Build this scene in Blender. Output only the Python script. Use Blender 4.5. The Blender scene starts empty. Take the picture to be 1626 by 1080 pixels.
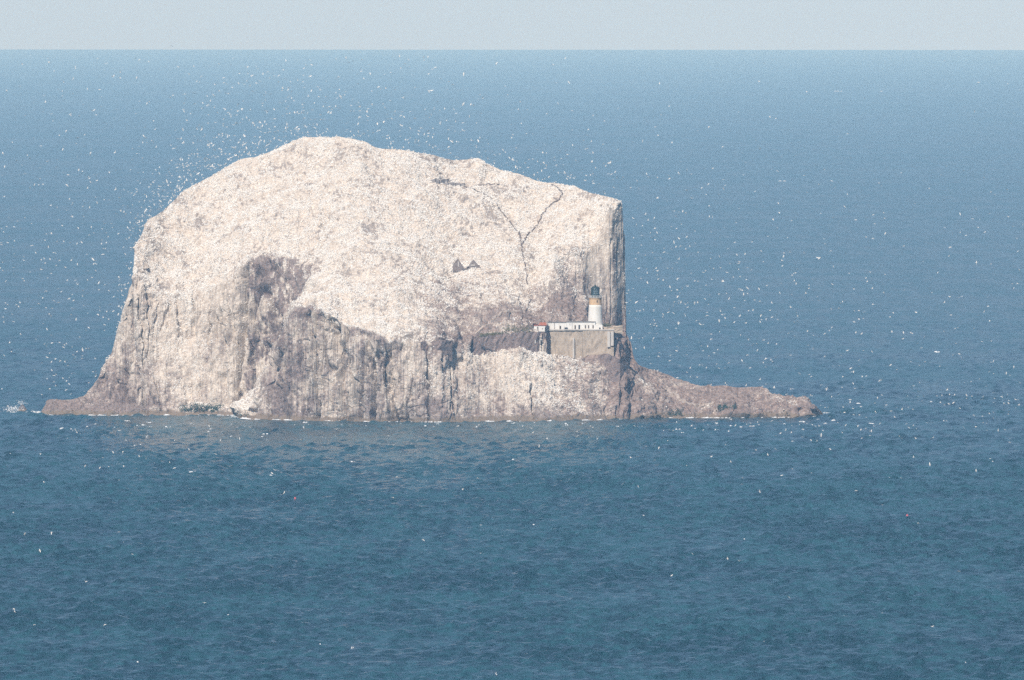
import bpy, math, random
import numpy as np
from mathutils import Vector, Matrix

random.seed(7)
rng = np.random.default_rng(7)
S = bpy.context.scene
COL = S.collection

# ------------------------------------------------------------------ camera
CAM_Y, CAM_H = -5000.0, 166.5
FOC = 20000.0                                   # focal length in photo pixels (1626 wide)
PITCH = math.atan((540 - 5) / FOC)
cam_data = bpy.data.cameras.new('camera')
cam = bpy.data.objects.new('camera', cam_data)
COL.objects.link(cam)
cam_data.sensor_width = 36.0
cam_data.lens = FOC / 1626 * 36.0
cam_data.clip_start = 1.0
cam_data.clip_end = 400000.0
cam.location = (0, CAM_Y, CAM_H)
cam.rotation_euler = (math.pi / 2 - PITCH, math.radians(-0.03), 0)
S.camera = cam

# ------------------------------------------------------------------ sky, sun, exposure
SUN_AZ = math.radians(199)      # compass-like: direction the light comes from, from +Y clockwise
SUN_EL = math.radians(43)
world = bpy.data.worlds.new('World')
S.world = world
world.use_nodes = True
nt = world.node_tree
nt.nodes.clear()
sky = nt.nodes.new('ShaderNodeTexSky')
sky.sky_type = 'NISHITA'
sky.sun_disc = False
sky.sun_elevation = SUN_EL
sky.sun_rotation = SUN_AZ
sky.air_density = 0.5
sky.dust_density = 0.35
sky.ozone_density = 1.0
bg = nt.nodes.new('ShaderNodeBackground')
bg.inputs['Strength'].default_value = 0.081
wo = nt.nodes.new('ShaderNodeOutputWorld')
nt.links.new(sky.outputs[0], bg.inputs['Color'])
nt.links.new(bg.outputs[0], wo.inputs['Surface'])

sun_data = bpy.data.lights.new('sun', 'SUN')
sun_data.energy = 4.5
sun_data.angle = math.radians(0.5)
sun_data.color = (1.0, 0.965, 0.92)
sun = bpy.data.objects.new('sun', sun_data)
COL.objects.link(sun)
sdir = Vector((math.sin(SUN_AZ) * math.cos(SUN_EL), math.cos(SUN_AZ) * math.cos(SUN_EL), math.sin(SUN_EL)))
sun.rotation_euler = (-sdir).to_track_quat('-Z', 'Y').to_euler()

S.view_settings.view_transform = 'Standard'
S.view_settings.look = 'None'
S.view_settings.gamma = 1.0
S.view_settings.use_curve_mapping = False
S.view_settings.exposure = 0.0
HAZE = 4.4e-5
S.cycles.max_bounces = 6
S.cycles.volume_bounces = 1
S.cycles.use_denoising = False

# ------------------------------------------------------------------ helpers
def ray(px, row):
    px = np.asarray(px, float); row = np.asarray(row, float)
    u = px - 813.0; v = 540.0 - row
    dy = FOC * math.cos(PITCH) + v * math.sin(PITCH)
    dz = -FOC * math.sin(PITCH) + v * math.cos(PITCH)
    return u / dy, dz / dy

def at(px, row, Y):
    """3D point seen at photo pixel (px,row) standing at world depth Y"""
    a, b = ray(px, row)
    t = np.asarray(Y, float) - CAM_Y
    return np.stack([a * t, t + CAM_Y, CAM_H + b * t], -1)

def sea_y(row):
    _, b = ray(0, row)
    return CAM_Y - CAM_H / b

PERM = rng.permutation(256)
PERM = np.concatenate([PERM, PERM, PERM]).astype(np.int64)
GR = rng.normal(size=(256, 3)); GR /= np.linalg.norm(GR, axis=1)[:, None]
def noise3(p):
    f = np.floor(p); i = f.astype(np.int64) & 255; d = p - f
    w = d * d * d * (d * (d * 6 - 15) + 10)
    out = np.zeros(len(p))
    for cx in (0, 1):
        for cy in (0, 1):
            for cz in (0, 1):
                h = PERM[PERM[PERM[(i[:, 0] + cx) & 255] + ((i[:, 1] + cy) & 255)] + ((i[:, 2] + cz) & 255)]
                g = GR[h]
                dot = g[:, 0] * (d[:, 0] - cx) + g[:, 1] * (d[:, 1] - cy) + g[:, 2] * (d[:, 2] - cz)
                out += dot * (w[:, 0] if cx else 1 - w[:, 0]) * (w[:, 1] if cy else 1 - w[:, 1]) * (w[:, 2] if cz else 1 - w[:, 2])
    return out * 1.5
def fbm(p, oct=4, gain=0.5):
    a, s, r = 1.0, 1.0, 0.0
    for k in range(oct):
        r = r + a * noise3(p * s + 17.3 * k); a *= gain; s *= 2.03
    return r

def mesh_np(name, verts, faces, mats, parent=None, smooth=False, mat_idx=None):
    """verts (n,3), faces (m,k) all of one size"""
    verts = np.asarray(verts, np.float32); faces = np.asarray(faces, np.int32)
    me = bpy.data.meshes.new(name)
    k = faces.shape[1]
    me.vertices.add(len(verts)); me.vertices.foreach_set('co', verts.ravel())
    me.loops.add(faces.size); me.loops.foreach_set('vertex_index', faces.ravel())
    me.polygons.add(len(faces)); me.polygons.foreach_set('loop_start', np.arange(0, faces.size, k, dtype=np.int32))
    if mat_idx is not None: me.polygons.foreach_set('material_index', np.asarray(mat_idx, np.int32))
    me.polygons.foreach_set('use_smooth', np.full(len(faces), smooth))
    me.update(calc_edges=True); me.validate()
    for m in (mats if isinstance(mats, (list, tuple)) else [mats]): me.materials.append(m)
    o = bpy.data.objects.new(name, me); COL.objects.link(o)
    if parent is not None: o.parent = parent
    return o

class MB:
    """small mesh builder: boxes, lathes, prisms, tubes joined into one mesh"""
    def __init__(s): s.v = []; s.f = []; s.m = []
    def add(s, vs, fs, mi=0):
        b = len(s.v); s.v += [tuple(map(float, q)) for q in vs]
        for f in fs: s.f.append([b + i for i in f]); s.m.append(mi)
    def box(s, c, d, rz=0.0, mi=0, taper=1.0):
        x, y, z = d[0] / 2, d[1] / 2, d[2] / 2
        cr, sr = math.cos(rz), math.sin(rz)
        vs = []
        for (a, b, e) in ((-1,-1,-1),(1,-1,-1),(1,1,-1),(-1,1,-1),(-1,-1,1),(1,-1,1),(1,1,1),(-1,1,1)):
            k = taper if e > 0 else 1
            X, Y = a * x * k, b * y * k
            vs.append((c[0] + X * cr - Y * sr, c[1] + X * sr + Y * cr, c[2] + e * z))
        s.add(vs, [(0,3,2,1),(4,5,6,7),(0,1,5,4),(1,2,6,5),(2,3,7,6),(3,0,4,7)], mi)
    def lathe(s, prof, c=(0,0,0), n=24, mi=0, cap=True):
        vs = []; fs = []
        for r, z in prof:
            for k in range(n):
                a = 2 * math.pi * k / n
                vs.append((c[0] + r * math.cos(a), c[1] + r * math.sin(a), c[2] + z))
        for j in range(len(prof) - 1):
            for k in range(n):
                fs.append((j*n+k, j*n+(k+1)%n, (j+1)*n+(k+1)%n, (j+1)*n+k))
        if cap:
            fs.append(tuple(reversed(range(n)))); fs.append(tuple((len(prof)-1)*n + k for k in range(n)))
        s.add(vs, fs, mi)
    def prism(s, poly, y0, y1, mi=0):
        """poly of (x,z), extruded from y0 to y1"""
        n = len(poly)
        vs = [(x, y0, z) for x, z in poly] + [(x, y1, z) for x, z in poly]
        fs = [tuple(range(n)), tuple(reversed(range(n, 2*n)))]
        for k in range(n): fs.append((k, n + k, n + (k+1) % n, (k+1) % n))
        s.add(vs, fs, mi)
    def build(s, name, mats, parent=None, smooth=False):
        me = bpy.data.meshes.new(name)
        me.from_pydata(s.v, [], s.f)
        for m in (mats if isinstance(mats, (list, tuple)) else [mats]): me.materials.append(m)
        me.polygons.foreach_set('material_index', s.m)
        me.polygons.foreach_set('use_smooth', [smooth] * len(s.f))
        me.update()
        o = bpy.data.objects.new(name, me); COL.objects.link(o)
        if parent is not None: o.parent = parent
        return o

def tag(o, label=None, cat=None, group=None, kind=None):
    if label: o['label'] = label
    if cat: o['category'] = cat
    if group: o['group'] = group
    if kind: o['kind'] = kind
    return o
def thing(name, loc, label, cat, group=None):
    o = bpy.data.objects.new(name, None); COL.objects.link(o)
    o.location = tuple(map(float, loc)); o.empty_display_size = 1
    return tag(o, label, cat, group)

# ------------------------------------------------------------------ materials
class NT:
    def __init__(s, name):
        s.m = bpy.data.materials.new(name); s.m.use_nodes = True
        s.t = s.m.node_tree; s.t.nodes.clear()
        s.out = s.n('ShaderNodeOutputMaterial'); s.b = s.n('ShaderNodeBsdfPrincipled')
        s.l(s.b.outputs[0], s.out.inputs['Surface'])
    def n(s, t, **kw):
        x = s.t.nodes.new(t)
        for k, v in kw.items(): setattr(x, k, v)
        return x
    def l(s, a, b): s.t.links.new(a, b)
    def set(s, inp, v):
        if hasattr(v, 'is_output') or isinstance(v, bpy.types.NodeSocket): s.l(v, inp)
        else: inp.default_value = v
    def math(s, op, a, b=0.0, c=None, clamp=False):
        x = s.n('ShaderNodeMath', operation=op, use_clamp=clamp)
        s.set(x.inputs[0], a); s.set(x.inputs[1], b)
        if c is not None: s.set(x.inputs[2], c)
        return x.outputs[0]
    def pos(s, scale=(1, 1, 1), rot=(0, 0, 0)):
        g = s.n('ShaderNodeNewGeometry'); mp = s.n('ShaderNodeMapping')
        mp.inputs['Scale'].default_value = scale; mp.inputs['Rotation'].default_value = rot
        s.l(g.outputs['Position'], mp.inputs['Vector']); return mp.outputs[0]
    def noise(s, vec, scale=1.0, detail=3.0, rough=0.5, dist=0.0):
        x = s.n('ShaderNodeTexNoise'); s.l(vec, x.inputs['Vector'])
        x.inputs['Scale'].default_value = scale; x.inputs['Detail'].default_value = detail
        x.inputs['Roughness'].default_value = rough; x.inputs['Distortion'].default_value = dist
        return x.outputs['Fac']
    def ramp(s, fac, lo, hi, a=0.0, b=1.0):
        x = s.n('ShaderNodeMapRange', interpolation_type='SMOOTHSTEP')
        s.set(x.inputs[0], fac); s.set(x.inputs[1], lo); s.set(x.inputs[2], hi); s.set(x.inputs[3], a); s.set(x.inputs[4], b)
        return x.outputs[0]
    def mix(s, f, a, b):
        x = s.n('ShaderNodeMix', data_type='RGBA')
        s.set(x.inputs[0], f)
        for i, v in ((6, a), (7, b)):
            if isinstance(v, tuple): x.inputs[i].default_value = (*v[:3], 1)
            else: s.l(v, x.inputs[i])
        return x.outputs[2]
    def attr(s, name):
        x = s.n('ShaderNodeAttribute', attribute_name=name); return x.outputs['Fac']
    def color(s, v):
        if isinstance(v, tuple): s.b.inputs['Base Color'].default_value = (*v, 1)
        else: s.l(v, s.b.inputs['Base Color'])
    def rough(s, r, spec=0.3):
        s.b.inputs['Roughness'].default_value = r; s.b.inputs['Specular IOR Level'].default_value = spec

def worn(name, a, b, scale=0.8, rough=0.9, stretch=(1, 1, 0.35), c=None):
    """painted or stone surface with streaky wear between colours a and b"""
    k = NT(name)
    f = k.noise(k.pos(stretch), scale, 4, 0.6)
    col = k.mix(k.ramp(f, 0.4, 0.68), a, b)
    if c:
        g = k.noise(k.pos((1, 1, 1)), scale * 2.7, 3, 0.6)
        col = k.mix(k.ramp(g, 0.56, 0.66), col, c)
    k.color(col); k.rough(rough, 0.2)
    return k.m
def plain(name, c, rough=0.7, spec=0.3):
    k = NT(name); f = k.noise(k.pos(), 2.0, 2)
    k.color(k.mix(f, tuple(v * 0.88 for v in c), tuple(min(1, v * 1.1) for v in c))); k.rough(rough, spec); return k.m

# sea -----------------------------------------------------------------
k = NT('sea_water')
p1 = k.pos((0.10, 0.16, 0.1), (0, 0, 0.12))
p2 = k.pos((0.32, 0.5, 0.3), (0, 0, -0.2))
n1 = k.noise(p1, 1.0, 2.0, 0.5, 0.3)
n2 = k.noise(p2, 1.0, 2.0, 0.55)
n3 = k.noise(k.pos((0.022, 0.03, 0.02), (0, 0, 0.3)), 1.0, 2.0, 0.5)
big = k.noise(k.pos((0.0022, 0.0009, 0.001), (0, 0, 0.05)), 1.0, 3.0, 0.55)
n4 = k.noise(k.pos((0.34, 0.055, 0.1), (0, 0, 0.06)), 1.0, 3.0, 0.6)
ripple_tone = k.noise(k.pos((0.13, 0.03, 0.1), (0, 0, -0.05)), 1.0, 4.0, 0.65)
hsum = k.math('ADD', k.math('MULTIPLY', n4, 1.6), k.math('ADD', k.math('MULTIPLY', n1, 0.8), k.math('ADD', k.math('MULTIPLY', n2, 0.6), k.math('MULTIPLY', n3, 1.2))))
bump = k.n('ShaderNodeBump'); bump.inputs['Strength'].default_value = 1.0; bump.inputs['Distance'].default_value = 0.8
k.l(hsum, bump.inputs['Height']); k.l(bump.outputs[0], k.b.inputs['Normal'])
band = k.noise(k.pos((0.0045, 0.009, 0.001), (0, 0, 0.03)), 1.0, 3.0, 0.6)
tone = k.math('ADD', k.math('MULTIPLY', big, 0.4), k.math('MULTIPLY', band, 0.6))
tone = k.math('ADD', tone, k.math('MULTIPLY', k.math('SUBTRACT', k.math('ADD', k.math('MULTIPLY', ripple_tone, 0.5), k.math('MULTIPLY', n4, 0.5)), 0.5), 1.7))  # light and dark of the ripples put into the water colour
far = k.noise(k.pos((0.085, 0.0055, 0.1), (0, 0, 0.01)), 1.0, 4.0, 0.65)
tone = k.math('ADD', tone, k.math('MULTIPLY', k.math('SUBTRACT', far, 0.5), 0.9))  # ripple dashes of the far water, also put into the colour
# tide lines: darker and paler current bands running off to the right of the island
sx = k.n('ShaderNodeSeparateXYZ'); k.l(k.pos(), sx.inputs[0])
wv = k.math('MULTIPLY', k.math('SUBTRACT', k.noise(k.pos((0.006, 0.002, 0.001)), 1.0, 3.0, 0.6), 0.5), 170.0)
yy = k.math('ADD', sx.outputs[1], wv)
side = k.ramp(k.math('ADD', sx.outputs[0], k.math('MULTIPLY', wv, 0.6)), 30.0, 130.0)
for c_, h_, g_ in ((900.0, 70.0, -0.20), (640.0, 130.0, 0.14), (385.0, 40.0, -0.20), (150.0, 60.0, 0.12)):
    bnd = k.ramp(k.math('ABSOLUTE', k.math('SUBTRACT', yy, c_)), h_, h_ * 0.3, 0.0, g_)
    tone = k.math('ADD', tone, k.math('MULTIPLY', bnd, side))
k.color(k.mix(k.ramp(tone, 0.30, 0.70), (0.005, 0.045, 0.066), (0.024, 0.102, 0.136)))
k.l(k.ramp(tone, 0.36, 0.64, 0.20, 0.27), k.b.inputs['Roughness'])
k.b.inputs['IOR'].default_value = 1.333
k.b.inputs['Specular IOR Level'].default_value = 0.22
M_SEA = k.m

# rock ----------------------------------------------------------------
def rock_material():
    k = NT('guano_rock')
    G, CL, WM, HB = k.attr('guano'), k.attr('streaky'), k.attr('warm'), k.attr('shore')
    P = k.pos()
    st = k.noise(k.pos((0.9, 0.07, 0.035)), 1.0, 4, 0.62, 0.35)        # vertical streaks
    st2 = k.noise(k.pos((2.6, 0.25, 0.10)), 1.0, 4, 0.65, 0.2)
    iso = k.noise(P, 0.30, 5, 0.66, 0.3)
    fine = k.noise(P, 1.7, 4, 0.7)
    mid = k.noise(P, 0.62, 4, 0.68, 0.2)
    lump = k.noise(P, 0.06, 3, 0.5)
    streak = k.math('ADD', k.math('MULTIPLY', st, 0.46), k.math('MULTIPLY', st2, 0.27))
    streak = k.math('ADD', streak, k.math('MULTIPLY', mid, 0.27))
    flat = k.math('ADD', k.math('MULTIPLY', iso, 0.45), k.math('MULTIPLY', fine, 0.55))
    mixn = k.n('ShaderNodeMix', data_type='FLOAT'); k.l(CL, mixn.inputs[0]); k.l(flat, mixn.inputs[2]); k.l(streak, mixn.inputs[3])
    nn = k.math('ADD', k.math('MULTIPLY', mixn.outputs[0], 0.80), k.math('MULTIPLY', lump, 0.20))
    thr = k.math('ADD', nn, k.math('MULTIPLY', k.math('SUBTRACT', G, 0.5), 0.36))
    white = k.ramp(thr, 0.43, 0.60)
    rockA = k.mix(WM, (0.34, 0.275, 0.255), (0.39, 0.285, 0.235))
    rock = k.mix(k.ramp(mid, 0.38, 0.64), k.mix(WM, (0.17, 0.135, 0.125), (0.205, 0.14, 0.112)), rockA)
    stain = k.mix(k.ramp(fine, 0.34, 0.66), (0.43, 0.36, 0.30), (0.64, 0.55, 0.46))
    guano = k.mix(k.ramp(fine, 0.40, 0.62), (0.60, 0.51, 0.425), (0.83, 0.755, 0.66))
    guano = k.mix(k.ramp(k.math('ADD', iso, k.math('MULTIPLY', CL, -0.08)), 0.32, 0.52), stain, guano)
    col = k.mix(white, rock, guano)
    # bare trodden ground between the nests
    gap = k.math('MULTIPLY', k.ramp(k.noise(P, 0.75, 4, 0.75, 0.4), 0.545, 0.62), k.math('SUBTRACT', 1.0, CL, clamp=True))
    col = k.mix(k.math('MULTIPLY', gap, 0.5), col, (0.24, 0.195, 0.17))
    bare = k.math('MULTIPLY', k.ramp(k.math('ADD', k.attr('bare'), k.math('MULTIPLY', k.math('SUBTRACT', fine, 0.5), 1.4)), 0.25, 0.75), k.math('SUBTRACT', 1.0, CL, clamp=True))
    col = k.mix(k.math('MULTIPLY', bare, 0.65), col, k.mix(fine, (0.17, 0.138, 0.125), (0.32, 0.265, 0.235)))
    tan = k.mix(iso, (0.20, 0.15, 0.11), (0.29, 0.225, 0.165))
    col = k.mix(HB, col, tan)
    k.color(col); k.rough(0.95, 0.1)
    b = k.n('ShaderNodeBump'); b.inputs['Strength'].default_value = 0.8; b.inputs['Distance'].default_value = 0.5
    k.l(k.math('ADD', fine, k.math('MULTIPLY', st2, k.math('MULTIPLY', CL, 1.5))), b.inputs['Height']); k.l(b.outputs[0], k.b.inputs['Normal'])
    return k.m
M_ROCK = rock_material()

M_WHITE = worn('white_paint', (0.80, 0.78, 0.74), (0.72, 0.69, 0.63), 0.6)
M_OCHRE = worn('ochre_paint', (0.66, 0.46, 0.27), (0.57, 0.38, 0.21), 1.0)
M_CONC = worn('grey_masonry', (0.47, 0.385, 0.30), (0.33, 0.27, 0.21), 0.9, c=(0.56, 0.48, 0.39))
M_PALE = worn('pale_render', (0.60, 0.56, 0.51), (0.48, 0.44, 0.40), 0.5)
M_PURP = worn('old_red_stone', (0.25, 0.185, 0.165), (0.155, 0.115, 0.108), 1.4, stretch=(1, 1, 1), c=(0.45, 0.38, 0.33))
M_RUIN = worn('ruin_stone', (0.24, 0.195, 0.175), (0.15, 0.122, 0.115), 1.2, stretch=(1, 1, 1), c=(0.42, 0.38, 0.34))
M_GREY = worn('lichen_grey_stone', (0.34, 0.31, 0.295), (0.25, 0.225, 0.215), 1.0, stretch=(1, 1, 1))
M_ROOF = worn('lead_roof', (0.20, 0.18, 0.165), (0.28, 0.255, 0.23), 1.2)
M_RED = worn('red_roof', (0.45, 0.15, 0.08), (0.38, 0.14, 0.08), 1.5)
M_DARK = plain('dark_opening', (0.035, 0.03, 0.03), 0.5)
M_FRAME = plain('brown_frame', (0.20, 0.13, 0.07), 0.7)
M_IRON = plain('black_green_iron', (0.022, 0.04, 0.036), 0.45, 0.5)
M_RAIL = plain('white_rail', (0.72, 0.70, 0.67), 0.6)
M_GLASS = plain('lantern_glass', (0.16, 0.20, 0.21), 0.12, 0.6)
M_PATHD = worn('dark_path_shade', (0.12, 0.092, 0.08), (0.24, 0.19, 0.165), 1.0)
M_PATHL = worn('pale_dust', (0.50, 0.42, 0.36), (0.40, 0.33, 0.285), 1.0)
M_FOAM = plain('sea_foam', (0.82, 0.84, 0.85), 0.9, 0.1)
M_LEAF = worn('mallow_leaf', (0.045, 0.085, 0.055), (0.03, 0.06, 0.045), 1.2)
M_GRASS = worn('dry_grass', (0.16, 0.165, 0.075), (0.22, 0.19, 0.10), 1.2)
M_BIRD = plain('white_plumage', (0.82, 0.79, 0.74), 0.85, 0.1)
M_TIP = plain('black_wing_tip', (0.02, 0.02, 0.02), 0.8, 0.1)
M_HEAD = plain('buff_head', (0.70, 0.55, 0.32), 0.85, 0.1)
M_BUOY = plain('faded_red_buoy', (0.55, 0.12, 0.14), 0.5)

# ------------------------------------------------------------------ sea
def build_sea():
    R = [60, 200, 600, 1500, 3000, 4000, 5000, 6500, 9000, 14000, 22000, 32000, 45000]
    n = 512
    a = np.arange(n) * 2 * np.pi / n
    V = [np.array([[0, CAM_Y, 0.0]])]
    for r in R: V.append(np.stack([r * np.cos(a), CAM_Y + r * np.sin(a), 0 * a], -1))
    V = np.concatenate(V)
    T = []
    i = np.arange(n); j = (i + 1) % n
    T.append(np.stack([0 * i, 1 + i, 1 + j], -1))
    for q in range(len(R) - 1):
        A, B = 1 + q * n, 1 + (q + 1) * n
        T.append(np.stack([A + i, B + i, B + j], -1)); T.append(np.stack([A + i, B + j, A + j], -1))
    T = np.concatenate(T)
    # near water: a sheet of real wind waves
    gx = np.arange(-360, 361, 1.75); gy = -2150 + np.cumsum(np.concatenate([[0], np.full(680, 2.2), np.linspace(2.2, 10, 560)])); GE_ = float(gy[-1])
    X, Yg = np.meshgrid(gx, gy, indexing='ij')
    h = np.zeros_like(X)
    for q in range(66):
        if q < 32: lam = 6.5 * (13 / 6.5) ** rng.random(); th = math.radians(255) + rng.normal() * 0.42; amp = 0.0042 * lam
        else: lam = 4.0 * (7 / 4.0) ** rng.random(); th = math.radians(240) + rng.normal() * 0.9; amp = 0.0105 * lam
        kx, ky = math.cos(th) * 2 * math.pi / lam, math.sin(th) * 2 * math.pi / lam
        h += amp * np.sin(kx * X + ky * Yg + rng.random() * 6.28)
    F2 = np.stack([X.ravel() / 70, Yg.ravel() / 160, 0 * X.ravel()], -1)
    h *= (0.9 + 0.5 * fbm(F2, 3).reshape(X.shape))
    h = h + 0.6 * np.abs(h) * (h > 0)
    e = np.clip(np.minimum(np.minimum(X + 360, 360 - X) / 40, np.minimum((Yg + 2150) / 100, (GE_ - Yg) / 3500)), 0, 1)
    Zg = 0.25 + e * h - 0.4 * (e <= 0)
    B = len(V)
    V = np.concatenate([V, np.stack([X, Yg, Zg], -1).reshape(-1, 3)])
    ix = B + np.arange(X.size).reshape(X.shape)
    T = np.concatenate([T, np.stack([ix[:-1, :-1], ix[1:, :-1], ix[1:, 1:]], -1).reshape(-1, 3), np.stack([ix[:-1, :-1], ix[1:, 1:], ix[:-1, 1:]], -1).reshape(-1, 3)])
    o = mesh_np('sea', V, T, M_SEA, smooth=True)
    tag(o, 'open blue sea with short wind ripples out to the horizon', None, None, 'structure')
build_sea()

# ------------------------------------------------------------------ island: traced levels
def tab(s): return np.array([[float(v) for v in q.split(',')] for q in s.split()])
TOP = tab('63,659 70,648 77.5,637 108,634 128,631 136,626 141,619 150,608 156,602 160,589 178,560 183,545 187,529 197,495 205,472 208,455 208.7,437 210,415 213.6,393 '
          '224,375 231,360 243,346 260,334 277,318 292,303 312,292 334,280 356,266 376,255 388,252 405,250 425,244 450,233 469,223.5 484,219 506,219.7 '
          '530,219 537,218.5 552,221 572,224.6 589,232 606,237 626,238 650,239.4 675,244 690,245.5 705,251.7 724,254.6 760,254 772,262 795,270.5 810,272.5 835,281 '
          '855,289 885,292.5 910,296 935,305 960,311 982,317.5 986.7,318.4 988.3,324 989.5,350 991,366 992.4,385 993.2,410 994,455 994.6,490 995.2,530 1001,545 1006,562 1008.5,570 1015,578 '
          '1027,583 1050,590 1062,593 1073,599.5 1100,609 1122,613 1149,611.7 1187,613 1208,614.4 1219,618.5 1227,628 1241,630.7 1257,633.4 1279,637.4 1290,644 1300,648 1305,654 1308.6,660')
WAT = tab('63,660 90,661 130,661.2 200,661.5 245,661 336,660.8 372,661.5 380,666 400,667.5 438,668.3 495,669.5 580,671 640,671.6 697,672 758,671 844,670.4 900,669.5 960,667.8 1000,666.7 1062,665 1170,665 1252,664 1292,663 1308.6,660.5')
L1T = tab('63,655 78,645 130,645 180,647 230,653 300,655 370,655 377,655 380,651 400,641 415,615 424,588 438,553 450,522 467,494 483,486 497,484 520,497 536,506 547,517 570,520 593,527 618,540 657,541 718,543 735,562 770,564 800,556 830,554 873,566 900,570 930,566 960,562 985,566 1000,625 1020,640 1060,648 1200,650 1280,650 1300,655 1308.6,660')
L1B = tab('63,650 78,640 130,640 180,644 230,651 300,654 372,654 380,648 400,636 424,580 438,545 450,514 467,486 497,478 520,496 547,516 570,519 593,526 618,539 657,540 718,541 735,545 752,536 800,531 873,526 975,525 985,540 1000,600 1020,625 1060,645 1200,648 1280,648 1300,653 1308.6,659')
L2T = tab('63,648 78,637 128,634 150,640 190,643 230,650 300,653 372,653 380,646 400,633 424,575 438,538 450,506 467,476 485,456 497,441 505,436 525,432 560,428 610,429 650,436 700,436 760,430 800,435 850,440 870,415 880,408 895,430 910,453 925,466 933,475 937,518 975,520 985,527 994,532 1000,560 1008,570 1027,600 1060,620 1122,626 1208,626 1250,638 1280,641 1308.6,659')
L3T = tab('63,648 78,637 128,633 138,630 160,595 180,560 200,490 208,440 225,455 250,468 300,468 350,450 385,425 400,416 440,411 480,424 505,432 525,429 560,427 610,428 650,434 700,434 760,428 800,432 850,430 870,412 880,406 900,404 930,396 945,386 955,365 962,345 967,331 985,326 990,355 994,480 1000,555 1008,570 1027,600 1060,620 1122,626 1208,626 1250,638 1280,641 1308.6,659')
D01 = tab('63,2 78,5 230,3 372,3 385,4 424,9 470,14 520,12 600,11 660,12 718,20 760,27 830,30 900,30 960,24 1000,9 1060,6 1200,5 1300,2 1308.6,0.3')
D1B = tab('63,2 78,5 180,5 230,2 372,1 380,3 424,6 467,10 497,10 520,1.5 657,1.5 735,5 760,3 873,3 975,3 985,10 1000,9 1060,4 1300,2 1308.6,.2')
DB2 = tab('63,2 78,12 128,18 180,10 230,3 372,2 379,5 385,40 400,52 424,52 450,52 470,50 497,48 520,46 600,50 700,55 760,48 800,42 873,42 895,34 925,28 933,28 937,30 960,32 975,35 985,39 994,46 1000,40 1010,22 1060,20 1122,20 1208,18 1280,6 1308.6,.5')
D23 = tab('63,1 130,2 160,8 208,18 250,22 300,24 400,17 440,17 500,8 520,3 860,3 880,2 900,8 930,10 945,12 985,10 994,4 1010,3 1308.6,.2')
D34 = tab('63,1 130,3 200,5 208,10 230,34 260,50 300,66 380,80 440,84 530,92 600,90 760,84 850,70 910,52 945,32 970,16 985,9 994,3 1000,2 1008,2 1027,8 1060,12 1122,10 1208,7 1280,4 1308.6,.5')
def I(t, x): return np.interp(x, t[:, 0], t[:, 1])

xs = np.concatenate([np.linspace(63, 150, 90), np.linspace(151, 215, 90), np.linspace(216, 980, 690), np.linspace(980.8, 998, 56), np.linspace(998.8, 1308.6, 270)])
NC = len(xs)
def wob(x, a, s, seed):
    p = np.stack([x / s, 0 * x + seed * 3.7, 0 * x], -1); return a * fbm(p, 3)
W = I(WAT, xs) + wob(xs, 0.12, 30, 1)
T = I(TOP, xs)
ea = np.clip((xs - 63) / 20, 0, 1) * np.clip((1308.6 - xs) / 20, 0, 1)
W = np.maximum(W, T + 0.4)
l1 = np.clip(I(L1T, xs) + wob(xs, 5, 14, 2) * ea, T, W)
l1b = np.minimum(np.clip(I(L1B, xs) + wob(xs, 5, 14, 2) * ea, T, W), l1)
uc = np.clip((I(D23, xs) - 3) / 6, 0, 1)
l2 = np.minimum(np.clip(I(L2T, xs) + wob(xs, 6, 17, 3) * ea * uc, T, W), l1b)
l3 = np.minimum(np.clip(I(L3T, xs) + wob(xs, 8, 17, 4) * ea * uc, T, W), l2)
d = [I(D01, xs), I(D1B, xs), I(DB2, xs), I(D23, xs), I(D34, xs)]
y0 = sea_y(W)
Y2 = y0 + sum(d[:3])
a_, b_ = np.interp(368, xs, Y2), np.interp(508, xs, Y2)
Y2 = np.where((xs > 368) & (xs < 508), a_ + (b_ - a_) * (xs - 368) / 140, Y2)
def sm(v, s):
    g = np.linspace(xs[0], xs[-1], 2500); h = g[1] - g[0]; n = int(3 * s / h)
    kk = np.exp(-0.5 * (np.arange(-n, n + 1) * h / s) ** 2); kk /= kk.sum()
    return np.interp(xs, g, np.convolve(np.pad(np.interp(g, xs, v), n, mode='edge'), kk, 'valid'))
Y3 = Y2 + d[3]
Y4 = np.where(xs < 940, sm(Y3 + d[4], 22), sm(Y3 + d[4], 7))
Y2s = np.where(xs < 960, sm(Y2, 12), sm(Y2, 4))
Yk = np.stack([y0, y0 + d[0], y0 + d[0] + d[1], Y2s, Y2s + sm(d[3], 5), np.maximum(Y4, Y2s + d[3] + 0.3)], -1)
Yk = np.maximum.accumulate(Yk, 1)
Rk = np.stack([W, l1, l1b, l2, l3, T], -1)
for q in range(1, 6): Rk[:, q] = np.minimum(Rk[:, q], Rk[:, q - 1] - 1e-3)
ZN = [150, 10, 85, 110, 145]
NR = sum(ZN) + 1
ROW = np.concatenate([Rk[:, q:q + 1] + (Rk[:, q + 1:q + 2] - Rk[:, q:q + 1]) * np.arange(n)[None] / n for q, n in enumerate(ZN)] + [Rk[:, 5:6]], 1)
YY = np.concatenate([Yk[:, q:q + 1] + (Yk[:, q + 1:q + 2] - Yk[:, q:q + 1]) * np.arange(n)[None] / n for q, n in enumerate(ZN)] + [Yk[:, 5:6]], 1)
ZONE = np.concatenate([np.full(n, q) for q, n in enumerate(ZN)] + [[4]])[None] + np.zeros((NC, 1))
tt = (W[:, None] - ROW) / (W - T)[:, None]
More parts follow.
